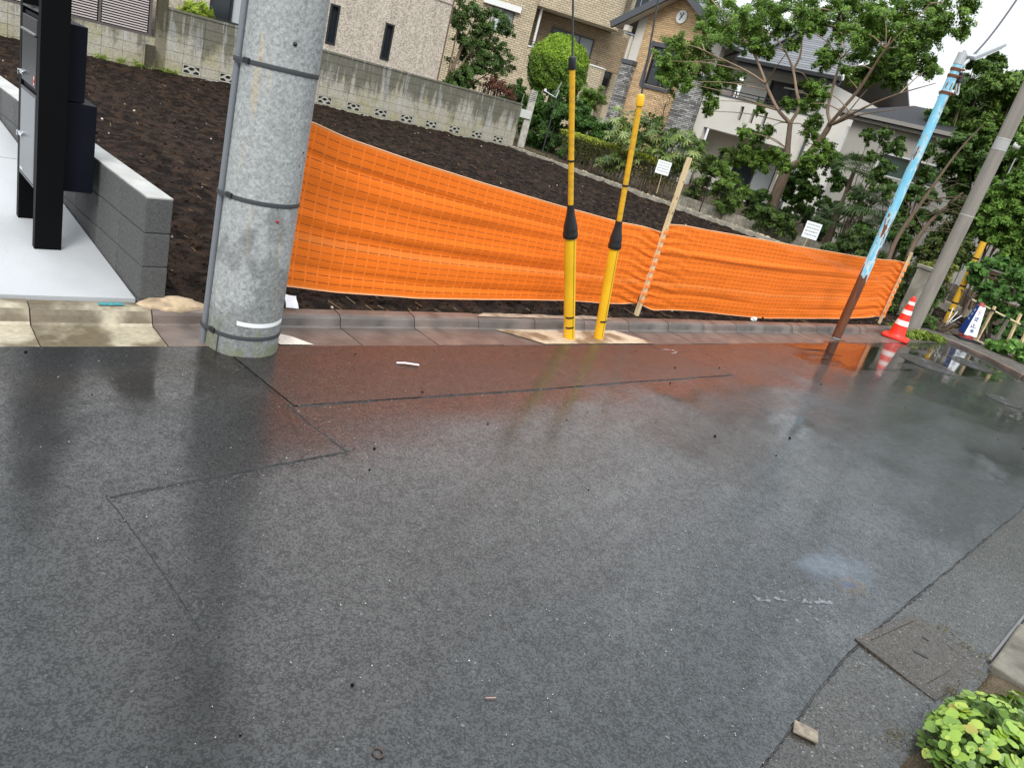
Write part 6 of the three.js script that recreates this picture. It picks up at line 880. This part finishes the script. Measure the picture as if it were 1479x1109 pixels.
// ---------- street ironwork, litter and stains ----------
{
  const iron = std(0xffffff, 0.22, { map: tinted([0.03, 0.029, 0.027], 0.4, 8, 5, 501, { size: [0.4, 0.4] }), bumpMap: resized(grain, 0.05, 0.05), bumpScale: 0.004 }), rim = std(0xffffff, 0.25, { map: tinted([0.04, 0.038, 0.035], 0.4, 8, 5, 502, { size: [0.4, 0.4] }) });
  const hole = (label, x, z, R) => { const t = thing('manhole_cover', label, 'manhole', [x, roadY(x, z), z], 0, 'manhole covers at the bend'); obj('ring', new THREE.RingGeometry(R * 0.93, R * 1.03, 48).rotateX(-Math.PI / 2).translate(0, 0.006, 0), rim, t); const l = obj('lid', cyl(R * 0.9, R * 0.9, 0.02, 0, -0.012, 0, 48), iron, t); obj('keyhole', bx(0.03, 0.003, 0.012, R * 0.6, 0.0095, 0), M.rubber, l); for (const k of [0.3, 0.5, 0.7]) obj('rib', new THREE.TorusGeometry(R * k, 0.006, 5, 40).rotateX(Math.PI / 2).translate(0, 0.008, 0), rim, l); };
  hole('large round manhole cover in the wet road past the blue pole', 10.0, -3.28, 0.33); hole('round manhole cover nearest the gravelly verge', 11.35, -3.2, 0.3); hole('small round cover in the road away from the cone', 9.75, -2.28, 0.2);
  const paper = (name, label, cat, pts, y, mat, bend = 0.006) => { const s = new THREE.Shape(pts.map(([x, z]) => new THREE.Vector2(x, -z))), g = plate(s, 0.0015).rotateX(-Math.PI / 2).translate(0, y, 0), p = g.attributes.position; for (let i = 0; i < p.count; i++) p.setY(i, p.getY(i) + bend * wn(p.getX(i) * 30, p.getZ(i) * 30, 5, 2)); g.computeVertexNormals(); return tag(obj(name, muv(g), mat), label, cat); };
  const white = std([0.75, 0.75, 0.76], 0.7);
  paper('paper_strip', 'narrow white paper strip lying on the asphalt repair', 'litter', [[2.50, -3.665], [2.56, -3.66], [2.64, -3.625], [2.635, -3.605], [2.55, -3.64], [2.49, -3.65]], 0.012, white);
  { const g = new THREE.PlaneGeometry(0.1, 0.09, 6, 6), p = g.attributes.position; for (let i = 0; i < p.count; i++) p.setZ(i, 0.02 * wn(p.getX(i) * 20, p.getY(i) * 20, 6, 2)); g.computeVertexNormals(); const m = obj('paper_scrap', g.rotateX(-0.7).rotateY(0.2).rotateZ(-0.15).translate(2.09, 0.115, -4.42), std([0.75, 0.73, 0.76], 0.7, { side: THREE.DoubleSide })); tag(m, 'crumpled white paper scrap on the kerb at the pole', 'litter'); }
  { const g = lump(8, 2).scale(0.09, 0.028, 0.035); tag(obj('plastic_scrap', g.rotateY(0.4).translate(7.75, 0.09, -4.46), std([0.6, 0.6, 0.58], 0.4)), 'crumpled pale plastic scrap behind the kerb under the net', 'litter'); }
  paper('cigarette_butt', 'thin tan twig lying alone on the near asphalt', 'litter', [[1.42, -1.2], [1.452, -1.187], [1.452, -1.184], [1.42, -1.197]], 0.004, std([0.4, 0.25, 0.2], 0.7), 0);
  { const x = 1.015, z = -1.165; tag(obj('dead_leaf', new THREE.TorusGeometry(0.014, 0.0025, 5, 14).rotateX(Math.PI / 2).scale(1, 0.6, 1.2).translate(x, roadY(x, z) + 0.004, z), std([0.05, 0.03, 0.02], 0.5)), 'small dark curled leaf ring on the near asphalt', 'leaf'); }
  { const g = rbx(0.06, 0.011, 0.085, 0.004).rotateY(0.5), p = g.attributes.position; for (let i = 0; i < p.count; i++) p.setXYZ(i, p.getX(i) * (0.9 + 0.2 * wn(p.getZ(i) * 40, 1, 1, 2)), p.getY(i), p.getZ(i)); tag(obj('tile_shard', g.translate(2.41, 0.006, -0.605), std(0xffffff, 0.7, { map: tinted([0.2, 0.165, 0.125], 0.5, 6, 5, 503, { size: [0.1, 0.1] }) })), 'flat tan stone shard at the edge of the roadside strip', 'stone'); }
  const r = rng(511);
  scatter('road_grit', lump(4, 0), std(0xffffff, 0.5), 1300, (o) => { const x = mix(0.1, 7, r() * r() * 0.6 + r() * 0.4), z = mix(-3.9, nearEdge(x), r()), s = mix(0.0012, 0.0034, Math.pow(r(), 3)); o.position.set(x, roadY(x, z) + 0.003, z); o.rotation.set(r() * 6, r() * 6, r() * 6); o.scale.set(s, s * 0.7, s); }, 'pale grit specks scattered over the road', (c) => { const k = 0.16 + r() * 0.4; c.setRGB(k, k, k * 0.95); });
  scatter('road_crumbs', lump(5, 1), M.soil, 28, (o) => { const x = mix(0.4, 8, r()), z = mix(-3.9, -1.2, r()), s = mix(0.004, 0.011, r() * r()); o.position.set(x, roadY(x, z) + s * 0.5, z); o.rotation.set(r() * 6, r() * 6, r() * 6); o.scale.set(s * 1.3, s * 0.7, s); }, 'dark soil crumbs dropped on the road');
  // oil sheen: a film with its own interference colours; cement splashes
  const film = (name, label, x, z, w, h, draw, ex = {}) => { const cv = (fn) => { const t = canvasTex(256, 256, fn); return t; }; const g = grid(16, 16, (s, t) => { const X = x + (s - 0.5) * w, Z = z + (t - 0.5) * h; return [X, roadY(X, Z) + 0.0035, Z]; }, (s, t) => [s, 1 - t]); const al = tex(256, 256, draw); return struct(name, g, new THREE.MeshPhysicalMaterial({ roughness: 0.3, transparent: true, alphaMap: al, ...ex }), label); };
  const ringy = (u, v) => { const dx = (u - 0.5) * 2, dy = (v - 0.5) * 2, n = fb(u, v, 5, 4, 521); return Math.hypot(dx, dy) + (n - 0.5) * 0.8; };
  const water = (label, x, z, w, h, lvl, seed) => { const y = roadY(x, z) + lvl, al = tex(256, 128, (u, v) => sm(1.0, 0.62, Math.hypot((u - 0.5) * 2, (v - 0.5) * 2) + (fb(u, v, 6, 5, seed) - 0.5) * 1.3)); struct('puddle', grid(30, 12, (s, t) => [x + (s - 0.5) * w, y, z + (t - 0.5) * h], (s, t) => [s, 1 - t]), new THREE.MeshPhysicalMaterial({ color: lin(0.012, 0.012, 0.012), roughness: 0.1, ior: 1.5, clearcoat: 0.6, clearcoatRoughness: 0.05, transparent: true, alphaMap: al }), label); };
  water('shallow puddle before the foot of the blue pole', 8.9, -3.58, 3.2, 0.9, 0.009, 541); water('shallow puddle round the manhole covers', 10.9, -3.15, 2.2, 0.9, 0.005, 543);
  film('oil_film', 'milky oil film on the road', 3.62, -1.14, 0.75, 0.5, (u, v) => sm(0.85, 0.25, ringy(u, v)) * (0.25 + 0.35 * fb(u * 1, v, 24, 3, 523)) , { color: lin(0.17, 0.2, 0.24), roughness: 0.35 });
  film('oil_film', 'small rainbow oil stain on the road', 3.56, -1.02, 0.3, 0.2, (u, v) => sm(0.9, 0.2, ringy(u, v)) * (0.15 + 0.4 * fb(u, v, 30, 3, 525)), { map: tex(256, 256, (u, v) => { const q = ringy(u, v); const a = [0.08, 0.09, 0.16], b = [0.2, 0.14, 0.08]; return a.map((c, i) => mix(c, b[i], sm(0.2, 0.5, q))); }, { color: true }), roughness: 0.25 });
  film('cement_splash', 'whitish cement splash trail on the road', 3.1, -1.05, 0.42, 0.32, (u, v) => sm(0.72, 0.82, fb(u, v, 20, 4, 531) + 0.22 * sm(0.10, 0.01, Math.abs((1 - v) - mix(0.1, 0.7, u) + 0.1 * (tn(u, v, 6, 3) - 0.5)))) * 0.4, { color: lin(0.3, 0.31, 0.32), roughness: 0.6 });
  film('cement_splash', 'faint chalk ring scrawled on the asphalt repair', 5.42, -3.8, 0.3, 0.12, (u, v) => sm(0.12, 0.03, Math.abs(Math.hypot((u - 0.5) * 2, (v - 0.5) * 2) - 0.7 + 0.2 * (tn(u, v, 6, 9) - 0.5))) * sm(0.35, 0.5, tn(u, v, 18, 5)) * 0.5, { color: lin(0.5, 0.5, 0.5), roughness: 0.7 });
}
renderer.render(scene, camera);
